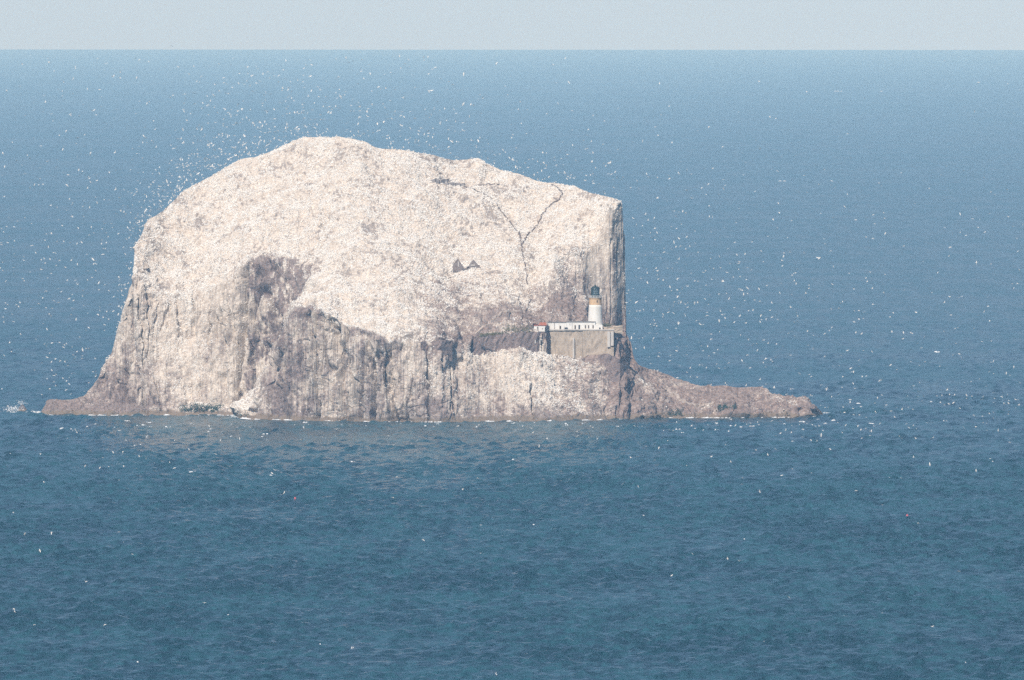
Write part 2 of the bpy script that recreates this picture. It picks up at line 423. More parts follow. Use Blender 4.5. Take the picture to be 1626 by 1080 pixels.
def blur(a, n, axis):
    k = np.exp(-0.5 * (np.arange(-3 * n, 3 * n + 1) / n) ** 2); k /= k.sum()
    pad = [(0, 0), (0, 0)]; pad[axis] = (3 * n, 3 * n)
    b = np.pad(a, pad, mode='edge')
    out = np.zeros_like(a)
    for q, w in enumerate(k):
        out += w * (b[q:q + a.shape[0], :] if axis == 0 else b[:, q:q + a.shape[1]])
    return out
base = YY[:, :1].copy()
YS = blur(blur(YY, 4, 1), 3, 0)
wb = np.clip(tt / 0.03, 0, 1)
YY = YY * (1 - wb) + YS * wb
P0 = at(xs[:, None] + 0 * ROW, ROW, YY)
P0[:, 0, 2] = -0.05

def normals(P):
    gu = np.gradient(P, axis=0); gv = np.gradient(P, axis=1)
    n = np.cross(gu, gv); ln = np.linalg.norm(n, axis=-1, keepdims=True) + 1e-9
    n = n / ln
    return n
N0 = normals(P0)
if N0[NC // 2, NR // 3, 1] > 0: N0 = -N0
up = blur(blur(N0[..., 2], 3, 0), 3, 1)
CLIFF = np.clip((0.62 - up) / 0.35, 0, 1)
CLIFF = CLIFF * CLIFF * (3 - 2 * CLIFF)

# guano cover and some cliff shade painted by place (photo px, value), normalised gaussian blend
GP = tab('100,640,.15,45 150,645,.2,35 140,625,.7,14 170,600,.62,28 200,560,.6,35 185,620,.38,28 230,640,.25,30 250,600,.45,30 250,540,.74,40 230,480,.55,30 225,430,.62,25 260,490,.5,25 300,520,.86,45 320,590,.86,45 340,640,.55,25 '
         '370,520,.78,40 380,600,.74,40 365,560,.42,24 410,640,.8,20 390,650,.75,15 400,560,.60,30 400,440,.25,28 440,430,.10,26 480,440,.15,22 470,470,.2,22 430,480,.45,25 440,510,.35,22 495,460,.25,12 '
         '300,400,.98,90 450,330,1.0,120 600,330,1.0,120 750,350,.95,90 500,250,1.0,80 900,350,1.0,60 560,470,1.0,45 620,490,.97,45 '
         '490,520,.34,28 460,580,.32,28 450,640,.3,28 500,600,.66,26 530,560,.6,26 530,640,.62,26 570,560,.48,26 600,580,.48,28 590,640,.46,28 640,580,.6,26 650,640,.5,26 '
         '690,600,.58,28 700,640,.5,26 740,590,.72,30 760,620,.72,28 800,580,.78,35 860,590,.82,40 820,620,.70,30 880,620,.62,24 920,610,.75,26 850,655,.3,20 780,655,.3,20 930,640,.45,18 980,640,.3,22 960,595,.2,22 '
         '690,500,.55,30 740,500,.15,35 730,480,.5,22 800,500,.25,30 860,500,.22,30 900,510,.28,24 840,470,.62,28 790,460,.85,35 900,470,.45,26 915,440,.25,20 900,415,.35,16 700,550,.12,18 940,550,.2,25 980,550,.12,25 '
         '950,440,.72,22 960,400,.7,20 975,360,.66,16 975,470,.7,25 985,420,.6,18 940,500,.35,18 870,612,.2,9 900,614,.2,9 925,618,.25,9 850,640,.45,12 900,648,.25,14 870,655,.2,12 800,648,.3,14 760,655,.25,14 830,655,.3,14 740,575,.45,14 720,600,.4,14 770,590,.5,14 790,600,.5,12 700,660,.2,14 770,515,.32,20 820,515,.32,20 720,515,.3,18 445,520,.15,15 440,550,.15,15 434,590,.18,13 430,622,.22,12 447,645,.22,18 470,610,.34,18 640,437,.4,8 665,442,.4,8 615,432,.55,7 690,447,.35,9 560,424,.5,7 530,428,.5,7 592,424,.55,7 '
         '822,335,.5,13 845,346,.5,10 690,446,.5,13 722,450,.5,12 785,455,.4,9 818,470,.4,12 885,476,.3,14 650,472,.6,14 680,487,.4,16 600,415,.8,14 640,425,.75,14 440,335,.82,20 410,345,.8,14 '
         '1020,600,.36,30 1040,620,.42,25 1080,620,.34,30 1120,622,.5,14 1150,640,.25,14 1180,620,.35,16 1190,646,.6,10 1120,646,.55,9 1230,640,.45,18 1270,645,.45,20 1295,655,.15,15 1100,655,.15,25 1200,655,.15,30')
WP = tab('150,640,.5,60 300,580,.35,120 440,440,.0,60 480,600,.25,60 480,520,.5,30 570,560,.1,60 640,600,.2,50 760,600,.5,70 740,500,.75,50 850,510,.7,50 880,620,.6,60 960,430,.12,50 1000,590,.7,60 1150,630,.65,90 1280,640,.7,40 400,330,.6,160 800,350,.6,120 980,550,.9,30')
def paint(tabl, PX, RW):
    num = np.zeros(PX.shape); den = np.full(PX.shape, 1e-6)
    for x, r, v, s in tabl:
        w = np.exp(-0.5 * (((PX - x) / s) ** 2 + ((RW - r) / s) ** 2)) + 1e-5 / (1 + ((PX - x) ** 2 + (RW - r) ** 2) / 400)
        num += w * v; den += w
    return num / den
PXG = xs[:, None] + 0 * ROW
F = P0.reshape(-1, 3)
jx = (fbm(F / 6.0, 3) * 14).reshape(NC, NR); jr = (fbm(F / 6.0 + 51, 3) * 12).reshape(NC, NR)
GUANO = paint(GP, PXG + jx, ROW + jr)
WARM = paint(WP, PXG + jx, ROW + jr)
inx = np.clip((PXG - 378) / 22, 0, 1) * np.clip((512 - PXG) / 4, 0, 1)
z3 = blur(blur(inx * (ZONE == 3), 3, 0), 3, 1)  # upper cliff mask: bare rock, with its shade put into the guano value
z3 = np.clip((z3 + jx / 60 - 0.35) / 0.3, 0, 1)
GUANO = GUANO * (1 - z3) + (0.34 + (fbm(F * np.array([1/2.0, 1/4.0, 1/6]) + 4, 4, .65) * 0.42).reshape(NC, NR) + 0.10 * np.clip((ROW - 455) / 50, 0, 1) * np.clip((460 - PXG) / 25, 0, 1)) * z3
shelf = np.clip((PXG - 474) / 6, 0, 1) * np.clip((640 - PXG) / 30, 0, 1) * (ZONE == 2)
GUANO = GUANO * (1 - shelf) + 1.0 * shelf
but = np.clip((PXG - 440) / 10, 0, 1) * np.clip((650 - PXG) / 40, 0, 1) * (ZONE == 0) * np.clip((Rk[:, 1:2] + 14 + jr - ROW) / 12, 0, 1)
GUANO = GUANO * (1 - but) + np.minimum(GUANO, .46) * but
GUANO = np.clip(GUANO + (fbm(F / 9.0 + 9, 4) * 0.16).reshape(NC, NR), 0, 1)

Fb = F * np.array([1 / 1.9, 1 / 1.9, 1 / 1.1])
BARE = 0.9 * fbm(Fb + 71, 3, 0.65) + 0.75 * fbm(F / 12.0 + 81, 4, .6) + 0.08
BARE = np.clip((BARE - 0.42) / 0.28, 0, 1).reshape(NC, NR)
STREAKY = np.clip((PXG - 690) / 20, 0, 1) * np.clip((835 - PXG) / 30, 0, 1) * np.clip((ROW - 562) / 8, 0, 1)

# displacement along the normal
cl = CLIFF.ravel()
flute = fbm(F * np.array([1 / 6.0, 1 / 30.0, 1 / 60.0]) + 3, 4, 0.55)
def ridged(sc, off, thr, pw):
    w = F + 1.2 * np.stack([noise3(F / 5 + off), noise3(F / 5 + off + 9), noise3(F / 5 + off + 19)], -1)
    return np.clip((1 - np.abs(noise3(w * np.array(sc) + off)) * 2.4 - thr) / (1 - thr), 0, 1) ** pw
gate = np.clip(noise3(F / 13.0 + 61) * 2 + 0.45, 0, 1)
crack = -(3.0 * ridged((1 / 11, 1 / 60, 1 / 70), 31, .72, 1.2) + 1.9 * gate * ridged((1 / 4.0, 1 / 24, 1 / 26), 47, .62, 1.2) + 0.5 * gate * ridged((1 / 5.5, 1 / 5.5, 1 / 3.2), 91, .72, 1.0))
diag = fbm((F @ np.array([[0.8, 0, 0.5], [0, 1, 0], [-0.5, 0, 0.8]])) * np.array([1 / 3.5, 1 / 14.0, 1 / 18.0]) + 77, 3)
lumps = fbm(F / 5.0 + 5, 5, 0.6)
bigl = fbm(F / 26.0 + 8, 3)
q = noise3(F * np.array([1 / 30.0, 1 / 30.0, 1 / 5.5]) + 23)                  # ledges
soft = np.where(PXG.ravel() > 925, np.where(ROW.ravel() < 525, 0.3, 1.0), 1.0)
hum = np.clip(fbm(F * np.array([1 / 9.0, 1 / 9.0, 1 / 4.0]) + 15, 4, .55) - 0.05, 0, 1)     # hummocks and small outcrops of the upper slope
disp = cl * soft * (flute * 2.3 + crack * 1.9 * np.where(soft < 1, 0.3, 1) + diag * 1.0 + lumps * 0.75 + bigl * 2.0 + q * 0.4) + (1 - cl) * (1 + 0.25 * np.clip((PXG.ravel() - 1005) / 30, 0, 1)) * (lumps * 0.6 + bigl * 3.0 + hum * 1.5 + fbm(F / 1.5 + 3, 2) * 0.32)
disp = disp.reshape(NC, NR)
fade = np.clip(tt / 0.025, 0.1, 1) * np.clip((1 - tt) / 0.03, 0.35, 1) * np.clip((W - T) / 25, 0.1, 1)[:, None]
# carve the main clefts seen in the photo: px polyline, half width px, depth m
def carve(pts, hw, dep):
    pts = np.array(pts, float); out = np.zeros((NC, NR))
    for a, b in zip(pts[:-1], pts[1:]):
        ab = b - a; L = (ab ** 2).sum()
        s = np.clip(((PXG - a[0]) * ab[0] + (ROW - a[1]) * ab[1]) / L, 0, 1)
        dd = np.hypot(PXG - a[0] - s * ab[0] + jx * 0.15, ROW - a[1] - s * ab[1])
        out = np.maximum(out, np.exp(-(dd / hw) ** 2))
    return -dep * out
disp += carve([(537, 515), (540, 560), (548, 600)], 3.0, 4)
disp += carve([(600, 565), (612, 590), (618, 640), (620, 668)], 3.0, 3.5)
disp += carve([(420, 560), (424, 545), (425, 585)], 2.2, 2.5)
disp += carve([(349, 520), (356, 550)], 2.0, 2.5)
disp += carve([(385, 475), (390, 500), (386, 470)], 2.0, 2)
disp += carve([(446, 520), (432, 575), (420, 640)], 4.0, 3)
disp += carve([(845, 612), (847, 660)], 2.0, 2.5)
disp += carve([(1002, 630), (1003, 664)], 2.4, 5)
disp += carve([(965, 642), (965, 662)], 1.8, 3)
disp += carve([(981, 645), (981, 664)], 1.8, 3)
disp += carve([(1215, 648), (1218, 662)], 1.8, 2)
disp += carve([(460, 560), (455, 660)], 2.0, 2)
disp += carve([(508, 500), (508, 620)], 1.8, 2)
disp += carve([(972, 380), (973, 450), (971, 515)], 1.4, 0.8)
disp += carve([(931, 465), (932, 505)], 2.0, 1.6)
disp += carve([(399, 418), (386, 440)], 3.0, 3)
disp += carve([(432, 415), (445, 440)], 3.0, 3)
disp += carve([(245, 590), (258, 655)], 1.6, 1.2)
disp += carve([(800, 330), (835, 352)], 9.0, 2.0)
lipf = np.where((ZONE <= 1) & (PXG > 430) & (PXG < 720), np.clip((ROW - l1[:, None]) / 11, 0.2, 1), 1.0)
P = P0 + N0 * (disp * lipf * fade)[..., None]
# keep the tail of the nose low and the base in the water
P[:, 0, 2] = -0.4

# the terraces cut for the walls: ground behind each wall steps back
def y_at(x, row):
    i = int(np.argmin(np.abs(xs - x))); return float(np.interp(-row, -ROW[i], P[i, :, 1]))
YWALL = float(np.percentile([y_at(x, 564) for x in range(876, 974, 3)], 65))
for i in range(NC):
    x = xs[i]
    if 871 < x < 976:
        m_ = (ROW[i] < 566) & (ROW[i] > 509); P[i, m_, 1] = np.maximum(P[i, m_, 1], YWALL + 0.7 + 1.6 * (ROW[i][m_] < 527))
    elif 846 < x <= 871:
        m_ = (ROW[i] < 528) & (ROW[i] > 515.5); P[i, m_, 1] = np.maximum(P[i, m_, 1], YWALL + 2.6)
    if 750 < x <= 873:
        rb_ = np.interp(x, [750, 775, 800, 825, 850, 873], [561, 561, 555, 554, 560, 563])
        yb = np.interp(-rb_, -ROW[i], P[i, :, 1]); m_ = (ROW[i] < rb_ - 1) & (ROW[i] > 528)
        P[i, m_, 1] = np.maximum(P[i, m_, 1], yb + 1.0)

SHORE = np.clip(1 - (P[..., 2] - 1.7 - (fbm(F / 8.0 + 2, 3) * 1.2).reshape(NC, NR)) / 0.7, 0, 1)

# skirt under water and the far side behind the ridge
NB = 26
ridge = P[:, -1]
dep = np.clip((T * 0 + ridge[:, 2]) * 0.75, 2, 75)
back = []
bb = np.linspace(0, 1, NB + 1)[1:]
for b in bb:
    z = ridge[:, 2] * np.clip(1 - (0.12 * b + 0.88 * b ** 2.2), 0, 1) - 3.0 * (b > 0.99)
    y = ridge[:, 1] + dep * (b ** 0.8)
    back.append(np.stack([ridge[:, 0] * (1 - 0.02 * b), y, z], -1))
back = np.stack(back, 1)
bn = (fbm(back.reshape(-1, 3) / 12.0, 4) * 3).reshape(NC, NB)
back[:, 1:, 1] += bn[:, 1:] * np.clip(dep / 30, 0, 1)[:, None]
skirt = P[:, :1].copy(); skirt[:, 0, 2] = -4; skirt[:, 0, 1] -= 0.5
ALL = np.concatenate([skirt, P, back], 1)
def ext(a, lo, hi): return np.concatenate([np.full((NC, 1), lo), a, np.full((NC, NB), hi)], 1)
NT_ = ALL.shape[1]
idx = np.arange(NC * NT_).reshape(NC, NT_)
quads = np.stack([idx[:-1, :-1], idx[1:, :-1], idx[1:, 1:], idx[:-1, 1:]], -1).reshape(-1, 4)
island = mesh_np('rocky_island', ALL.reshape(-1, 3), quads, M_ROCK, smooth=False)
for nm, a in (('guano', ext(GUANO, .2, .8)), ('cliff', ext(CLIFF, 1, .6)), ('warm', ext(WARM, .5, .5)), ('shore', ext(SHORE, 1, 0)), ('bare', ext(BARE, 0, 0)), ('streaky', ext(np.maximum(CLIFF, STREAKY * .9), 1, .6))):
    at_ = island.data.attributes.new(nm, 'FLOAT', 'POINT'); at_.data.foreach_set('value', a.astype(np.float32).ravel())
tag(island, 'steep domed rock island whitened by seabirds, with cliffs and a low tail', None, None, 'structure')

def on(px, row):
    """point of the finished island surface seen at photo pixel (px,row)"""
    px = np.atleast_1d(np.asarray(px, float)); row = np.atleast_1d(np.asarray(row, float))
    ci = np.interp(px, xs, np.arange(NC)); i0 = np.clip(ci.astype(int), 0, NC - 2); fx = ci - i0
    def col(i):
        t = np.array([np.interp(-rw, -ROW[k], np.arange(NR)) for k, rw in zip(i, row)]); j = np.clip(t.astype(int), 0, NR - 2); fr = (t - j)[:, None]
        return P[i, j] * (1 - fr) + P[i, j + 1] * fr
    r = col(i0) * (1 - fx)[:, None] + col(i0 + 1) * fx[:, None]
    return r
def on1(px, row): return on([px], [row])[0]

# ------------------------------------------------------------------ lighthouse station
PXM = lambda Y: FOC / (Y - CAM_Y)               # photo pixels per metre at depth Y
YW = YWALL
def wx(px, Y): return float(at(px, 540, Y)[0])
def wz(row, Y): return float(at(813, row, Y)[2])
def box_px(mb, x0, x1, r0, r1, yf, depth, mi=0):
    """a box whose front face spans photo pixels x0..x1, rows r0(top)..r1(bottom) at depth yf"""
    a, b = wx(x0, yf), wx(x1, yf); t, q = wz(r0, yf), wz(r1, yf)
    mb.box(((a + b) / 2, yf + depth / 2, (t + q) / 2), (b - a, depth, t - q), 0, mi)

def local(mb, loc):
    mb.v = [(x - loc[0], y - loc[1], z - loc[2]) for x, y, z in mb.v]; return mb
def part(root, name, mb, mat, label=None, smooth=False, parent=None):
    off = root.location
    local(mb, off)
    o = mb.build(name, mat, parent or root, smooth)
    if label: o['label'] = label
    return o

def rough_wall(x0, x1, top, bot, yf_, depth, seed, jag=0.25, step=1.0, rough=0.1):
    """rubble wall face with a ragged top and an uneven front; top/bot functions of px giving rows"""
    n = max(3, int((x1 - x0) / 4 / step)); m = max(3, int(6 / step))
    r = np.random.default_rng(seed)
    px = np.linspace(x0, x1, n + 1)
    V = []; 
    for side in (0, 1):
        for i, p in enumerate(px):
            yf = yf_(p) if callable(yf_) else yf_
            zt = wz(top(p), yf) + r.normal() * jag * (0.5 if side else 1); zb = wz(bot(p), yf)
            for j in range(m + 1):
                z = zb + (zt - zb) * j / m
                y = yf + (depth if side else 0) + (r.normal() * rough if not side else 0)
                V.append((wx(p, yf) + (r.normal() * .08 if 0 < i < n else 0), y, z))
    k = m + 1; B = (n + 1) * k; Fs = []
    for i in range(n):
        for j in range(m):
            a, b = i * k + j, (i + 1) * k + j
            Fs.append((a, b, b + 1, a + 1)); Fs.append((B + a, B + a + 1, B + b + 1, B + b))
        a, b = i * k + m, (i + 1) * k + m
        Fs.append((a, b, B + b, B + a)); Fs.append((i * k, B + i * k, B + (i + 1) * k, (i + 1) * k))
    for i in (0, n):
        for j in range(m):
            a = i * k + j
            Fs.append((a, a + 1, B + a + 1, B + a) if i == 0 else (a, B + a, B + a + 1, a + 1))
    mb = MB(); mb.add(V, Fs); return mb
lin = lambda *pts: (lambda p: float(np.interp(p, [q[0] for q in pts], [q[1] for q in pts])))

# great retaining wall under the houses
t = thing('retaining_wall', (wx(924, YW), YW, wz(570, YW)), 'tall grey masonry retaining wall under the white lighthouse houses', 'wall')
part(t, 'wall_face', rough_wall(873.7, 925, lin((873, 525), (925, 524.5)), lin((873, 572), (912, 574), (925, 573)), YW, 6, 1, 0.02), M_CONC)
part(t, 'wall_face', rough_wall(925.3, 975, lin((925, 524), (975, 524)), lin((925, 568), (975, 566)), YW - 0.35, 6, 2, 0.02), M_CONC)
m = MB(); box_px(m, 909.6, 912.4, 536, 569, YW - 1.1, 1.3); part(t, 'buttress', m, M_PALE)
m = MB(); box_px(m, 964.7, 969.0, 526.6, 551, YW - 1.2, 1.2); box_px(m, 970.0, 974.6, 526.6, 549, YW - 1.2, 1.2); part(t, 'buttress', m, M_PALE)
m = MB(); box_px(m, 872.8, 976, 522.9, 524.6, YW - 0.6, 0.9); part(t, 'coping', m, M_PALE)
# low parapet right of the tower
t = thing('parapet_wall', (wx(975, YW + 4), YW + 4, wz(526, YW)), 'low rubble parapet right of the lighthouse tower on the cliff edge', 'wall')
part(t, 'wall_face', rough_wall(957.5, 989, lin((957, 520), (975, 517.5), (989, 517)), lin((957, 526), (989, 530)), YW + 4, 1.2, 3, 0.12), M_CONC)

# dark old fortress wall, left
def ground_line(pts, off):
    q = on([a for a, _ in pts], [b for _, b in pts])[:, 1]
    return lambda p: float(np.interp(p, [a for a, _ in pts], q)) + off
gq = np.arange(752, 874, 4.0)
gr_ = np.interp(gq, [750, 775, 800, 825, 850, 873], [561, 561, 555, 554, 560, 563])
gy_ = np.array([y_at(x, r) for x, r in zip(gq, gr_)]) + 0.15
gy_ = np.convolve(np.pad(gy_, 3, mode='edge'), np.ones(7) / 7, 'valid'); gy_[-4:] += (YW + 0.1 - gy_[-1]) * np.array([.25, .5, .75, 1])
GC = lambda p: float(np.interp(p, gq, gy_))
YC = GC(815)
t = thing('fortress_wall', (wx(812, YC), YC, wz(560, YC)), 'ruined dark red stone fortress wall left of the pale retaining wall', 'wall')
part(t, 'wall_face', rough_wall(752, 873.5, lin((752, 537), (770, 535), (800, 530.5), (840, 528), (873, 527)), lin((752, 570), (800, 568), (850, 572), (873, 575)), GC, 3.5, 4, 0.3, 1.0, 0.22), M_PURP)
m = MB(); box_px(m, 753.5, 770, 550.2, 553.6, GC(765) - 0.16, 0.3); part(t, 'slit_opening', m, M_DARK)
m = MB(); box_px(m, 771, 787, 549.6, 551.0, GC(765) - 0.2, 0.3); part(t, 'ledge', m, M_RUIN)
for x0, x1, r0, r1 in ((849.5, 851, 540, 545.5), (857, 858.2, 540, 546), (860.4, 861.6, 540, 546), (857, 861.6, 539, 540.2)):
    m = MB(); box_px(m, x0, x1, r0, r1, GC(x0) - 0.22, 0.4); part(t, 'window_surround', m, M_PALE)
GD = ground_line([(664, 556), (680, 558), (700, 560), (718, 562)], -0.6)
YD = GD(700)
t = thing('fortress_wall', (wx(700, YD), YD, wz(566, YD)), 'short dark wall with a straight right corner above the streaked cliff', 'wall')
part(t, 'wall_face', rough_wall(668, 718.5, lin((668, 543), (690, 541.5), (718, 541.5)), lin((668, 566), (690, 570), (718, 574)), GD, 3, 5, 0.3, 1.0, 0.22), M_PURP)
GE = ground_line([(951, 578), (965, 590), (985, 600), (998, 604)], -0.8)
YE = GE(975)
t = thing('fortress_wall', (wx(975, YE), YE, wz(605, YE)), 'sloping dark stone wall below the retaining wall above the tail', 'wall')
part(t, 'wall_face', rough_wall(951, 998, lin((951, 564), (965, 562), (985, 571), (998, 577)), lin((951, 590), (970, 604), (985, 612), (998, 614)), GE, 3, 6, 0.3, 1.0, 0.22), M_PURP)

# keepers' house
YH = YW + 1.2
t = thing('keepers_house', (wx(905, YH), YH, wz(525, YH)), 'long low white house with a row of windows beside the lighthouse tower', 'house')
m = MB(); box_px(m, 867, 899.5, 512.2, 525.4, YH, 8); part(t, 'wall', m, M_WHITE)
m = MB(); box_px(m, 899.7, 945.5, 511.4, 524.6, YH - 0.25, 8); part(t, 'wall', m, M_WHITE)
m = MB(); box_px(m, 866.4, 899.5, 511.2, 512.2, YH - 0.25, 8.5); box_px(m, 899.6, 946, 510.4, 511.4, YH - 0.5, 8.5); part(t, 'roof', m, M_ROOF)
for x, r0, r1, r2 in ((877, 508.2, 511.2, 2.4), (881.5, 509.6, 511.2, 5.5), (887, 508.6, 511.2, 2.6), (890, 509.4, 511.2, 2)):
    m = MB(); box_px(m, x - r2 / 2, x + r2 / 2, r0, r1, YH + 3, 1.4); part(t, 'chimney', m, M_ROOF)
for x, w, r0, r1 in ((872.2, 1.5, 517.5, 522.5), (890.0, 2.6, 517.3, 523.4), (913.6, 2.2, 516.5, 523.2), (929.8, 1.9, 516.3, 521.6), (934.9, 1.9, 516.3, 521.6), (942.0, 1.9, 516.3, 521.6)):
    yf = YH if x < 899.6 else YH - 0.25
    m = MB(); box_px(m, x - w / 2, x + w / 2, r0, r1, yf - 0.06, 0.3); f = part(t, 'window', m, M_FRAME)
    m = MB(); box_px(m, x - w / 2 + .45, x + w / 2 - .45, r0 + .45, r1 - .5, yf - 0.10, 0.3); part(t, 'pane', m, M_DARK, None, False, f)
m = MB(); box_px(m, 918.7, 921.4, 516.0, 523.9, YH - 0.32, 0.3); part(t, 'door', m, M_DARK)
m = MB(); box_px(m, 896.6, 901.4, 520.0, 524.6, YH - 1.5, 1.3); part(t, 'porch', m, M_DARK)
m = MB(); box_px(m, 880.2, 881.0, 513, 524.5, YH - 0.14, 0.14); part(t, 'downpipe', m, M_ROOF)
m = MB(); box_px(m, 908.4, 908.9, 513, 524.0, YH - 0.40, 0.14); part(t, 'downpipe', m, M_ROOF)

YO = min(on(np.full(6, x), np.linspace(514, 527, 6))[:, 1].min() for x in range(846, 872, 3)) - 0.3
t = thing('outhouse', (wx(857, YO), YO, wz(526, YO)), 'small white outhouse with a red roof left of the long white house', 'house')
m = MB(); box_px(m, 848, 866.2, 517.2, 526.6, YO, 6); part(t, 'wall', m, M_WHITE)
zt = wz(516.9, YO); zr = wz(512.3, YO)
m = MB(); xa, xb = wx(855.5, YO), wx(868.5, YO)
m.add([(xa, YO - .3, zt), (xb, YO - .3, zt), (xb - .2, YO + 3, zr), (xa + .5, YO + 3, zr), (xa, YO + 6.2, zt), (xb, YO + 6.2, zt)], [(0, 1, 2, 3), (3, 2, 5, 4), (0, 3, 4), (1, 5, 2), (0, 4, 5, 1)])
part(t, 'roof', m, M_RED)
m = MB(); box_px(m, 847.6, 855.4, 516.2, 517.2, YO - .25, 6.4); part(t, 'coping', m, M_RED)
for x, w, r0, r1 in ((854.0, 2.2, 519.2, 523.6), (861.6, 1.2, 521.2, 523.0)):
    m = MB(); box_px(m, x - w / 2, x + w / 2, r0, r1, YO - 0.06, 0.2); f = part(t, 'window', m, M_FRAME)
    m = MB(); box_px(m, x - w / 2 + .35, x + w / 2 - .35, r0 + .4, r1 - .4, YO - 0.1, 0.2); part(t, 'pane', m, M_DARK, None, False, f)
m = MB(); box_px(m, 865.4, 868.0, 520, 526.2, YO - 0.2, 0.3); part(t, 'door', m, M_DARK)

# lighthouse
YL = YH + 3.4
cx = wx(945.4, YL); zb = wz(525.5, YL); Z = lambda r: wz(r, YL) - zb
sp = 1 / PXM(YL)
t = thing('lighthouse', (cx, YL, zb), 'white round lighthouse tower with an ochre band and dark lantern', 'lighthouse')
m = MB(); m.lathe([(12.2 * sp, -1.0), (11.9 * sp, Z(516)), (11.0 * sp, Z(500)), (10.35 * sp, Z(488)), (10.1 * sp, Z(483.8))], n=40); m.build('tower', M_WHITE, t, True)
m = MB(); m.lathe([(10.3 * sp, Z(483.8)), (10.3 * sp, Z(482.8)), (9.75 * sp, Z(482.4)), (9.6 * sp, Z(475.2)), (10.3 * sp, Z(474.2)), (10.5 * sp, Z(472.9))], n=40); m.build('band', M_OCHRE, t, False)
m = MB(); m.lathe([(10.9 * sp, Z(472.9)), (10.9 * sp, Z(472.1))], n=40); m.build('gallery', M_PALE, t)
for r_, row in ((10.6, 469.3), (10.6, 470.8)):
    g = MB(); n = 40
    g.lathe([(r_ * sp - .05, Z(row) - .05), (r_ * sp + .05, Z(row) - .05), (r_ * sp + .05, Z(row) + .05), (r_ * sp - .05, Z(row) + .05), (r_ * sp - .05, Z(row) - .05)], n=n, cap=False)
    g.build('rail', M_RAIL, t)
for q in range(14):
    a = 2 * math.pi * q / 14
    g = MB(); g.box((10.6 * sp * math.cos(a), 10.6 * sp * math.sin(a), (Z(469) + Z(472.1)) / 2), (0.11, 0.11, Z(469) - Z(472.1)), a); g.build('baluster', M_RAIL, t)
m = MB(); m.lathe([(7.2 * sp, Z(472.1)), (7.2 * sp, Z(466.8))], n=24); m.build('lantern_wall', M_IRON, t, False)
m = MB(); m.lathe([(6.7 * sp, Z(466.8)), (6.7 * sp, Z(458.6))], n=16); gl = m.build('lantern', M_GLASS, t, False)
m = MB()
for q in range(16):
    a = 2 * math.pi * q / 16
    m.box((6.8 * sp * math.cos(a), 6.8 * sp * math.sin(a), (Z(466.8) + Z(458.6)) / 2), (0.10, 0.12, Z(458.6) - Z(466.8)), a)
for row in (463.9, 461.2):
    for q in range(16):
        a = 2 * math.pi * (q + .5) / 16
        m.box((6.75 * sp * math.cos(a), 6.75 * sp * math.sin(a), Z(row)), (0.08, 0.66, 0.09), a)
m.build('glazing_bars', M_IRON, gl)
m = MB()
for q in range(6, 11):                          # blank landward panels
    a = 2 * math.pi * (q + .5) / 16
    m.box((6.86 * sp * math.cos(a), 6.86 * sp * math.sin(a), (Z(466.8) + Z(458.6)) / 2), (0.05, 0.64, Z(458.6) - Z(466.8)), a)
m.build('blank_panel', M_IRON, gl)
m = MB(); m.lathe([(7.5 * sp, Z(458.8)), (7.5 * sp, Z(458.1)), (6.6 * sp, Z(456.9)), (4.6 * sp, Z(455.3)), (1.8 * sp, Z(454.4)), (1.2 * sp, Z(454.2))], n=24); dm = m.build('dome', M_IRON, t, True)
m = MB(); m.lathe([(1.2 * sp, Z(454.4)), (1.5 * sp, Z(453.2)), (0.9 * sp, Z(452.5)), (0.35 * sp, Z(452.2)), (0.25 * sp, Z(449.6))], n=10); m.build('finial', M_IRON, dm)
m = MB(); w_ = math.radians(-72)
for row in (480, 500):
    pass
rr = 9.72 * sp
m.box((rr * math.cos(w_), rr * math.sin(w_), Z(478.3)), (0.10, 0.35, 1.0), w_); m.build('window', M_DARK, t)
m = MB(); box_px(m, 945.2, 957.0, 516.2, 524.4, YL - 3.6, 3.2); part(t, 'porch', m, M_WHITE)
m = MB(); box_px(m, 951.6, 954.0, 520.2, 524.4, YL - 3.68, 0.3); part(t, 'door', m, M_DARK)

# ------------------------------------------------------------------ chapel ruin
YCH = float(on(np.linspace(717, 764, 40), np.full(40, 427.5))[:, 1].min()) + 0.6
t = thing('chapel_ruin', (wx(740, YCH), YCH, wz(428, YCH)), 'roofless stone ruin with two pointed gables on the white slope', 'ruin')
X = lambda p: wx(p, YCH); Zc = lambda r: wz(r, YCH)
m = MB(); m.prism([(X(719), Zc(431)), (X(719.4), Zc(421)), (X(722.4), Zc(416.5)), (X(726.8), Zc(410.8)), (X(729.5), Zc(413.5)), (X(734), Zc(421)), (X(736.5), Zc(424)), (X(737.5), Zc(431))], YCH - 1.2, YCH - .4); part(t, 'gable', m, M_RUIN)
m = MB(); box_px(m, 727.2, 728.9, 415.6, 423.5, YCH - 1.26, .2); part(t, 'window_slot', m, M_PALE)
m = MB(); m.prism([(X(745.2), Zc(430)), (X(745.4), Zc(419.6)), (X(748.6), Zc(416.5)), (X(751.6), Zc(411.8)), (X(754.4), Zc(415)), (X(759), Zc(419.6)), (X(760), Zc(430))], YCH - 1.75, YCH - 1.1); part(t, 'gable', m, M_RUIN)
part(t, 'wall', rough_wall(741, 762, lin((741, 423.5), (746, 423), (762, 421)), lin((741, 430), (762, 430)), YCH - 1.5, .8, 9, 0.12, .5), M_RUIN)
part(t, 'wall', rough_wall(733, 742, lin((733, 424.5), (736, 426.5), (742, 425.5)), lin((733, 431), (742, 431)), YCH - 1.3, .8, 10, 0.15, .5), M_RUIN)
for x0, x1 in ((742.4, 744.6), (750.2, 751.8), (754.6, 756.8)):
    m = MB(); box_px(m, x0, x1, 423.6, 426.2, YCH - 1.85, .3); part(t, 'window_hole', m, M_DARK)
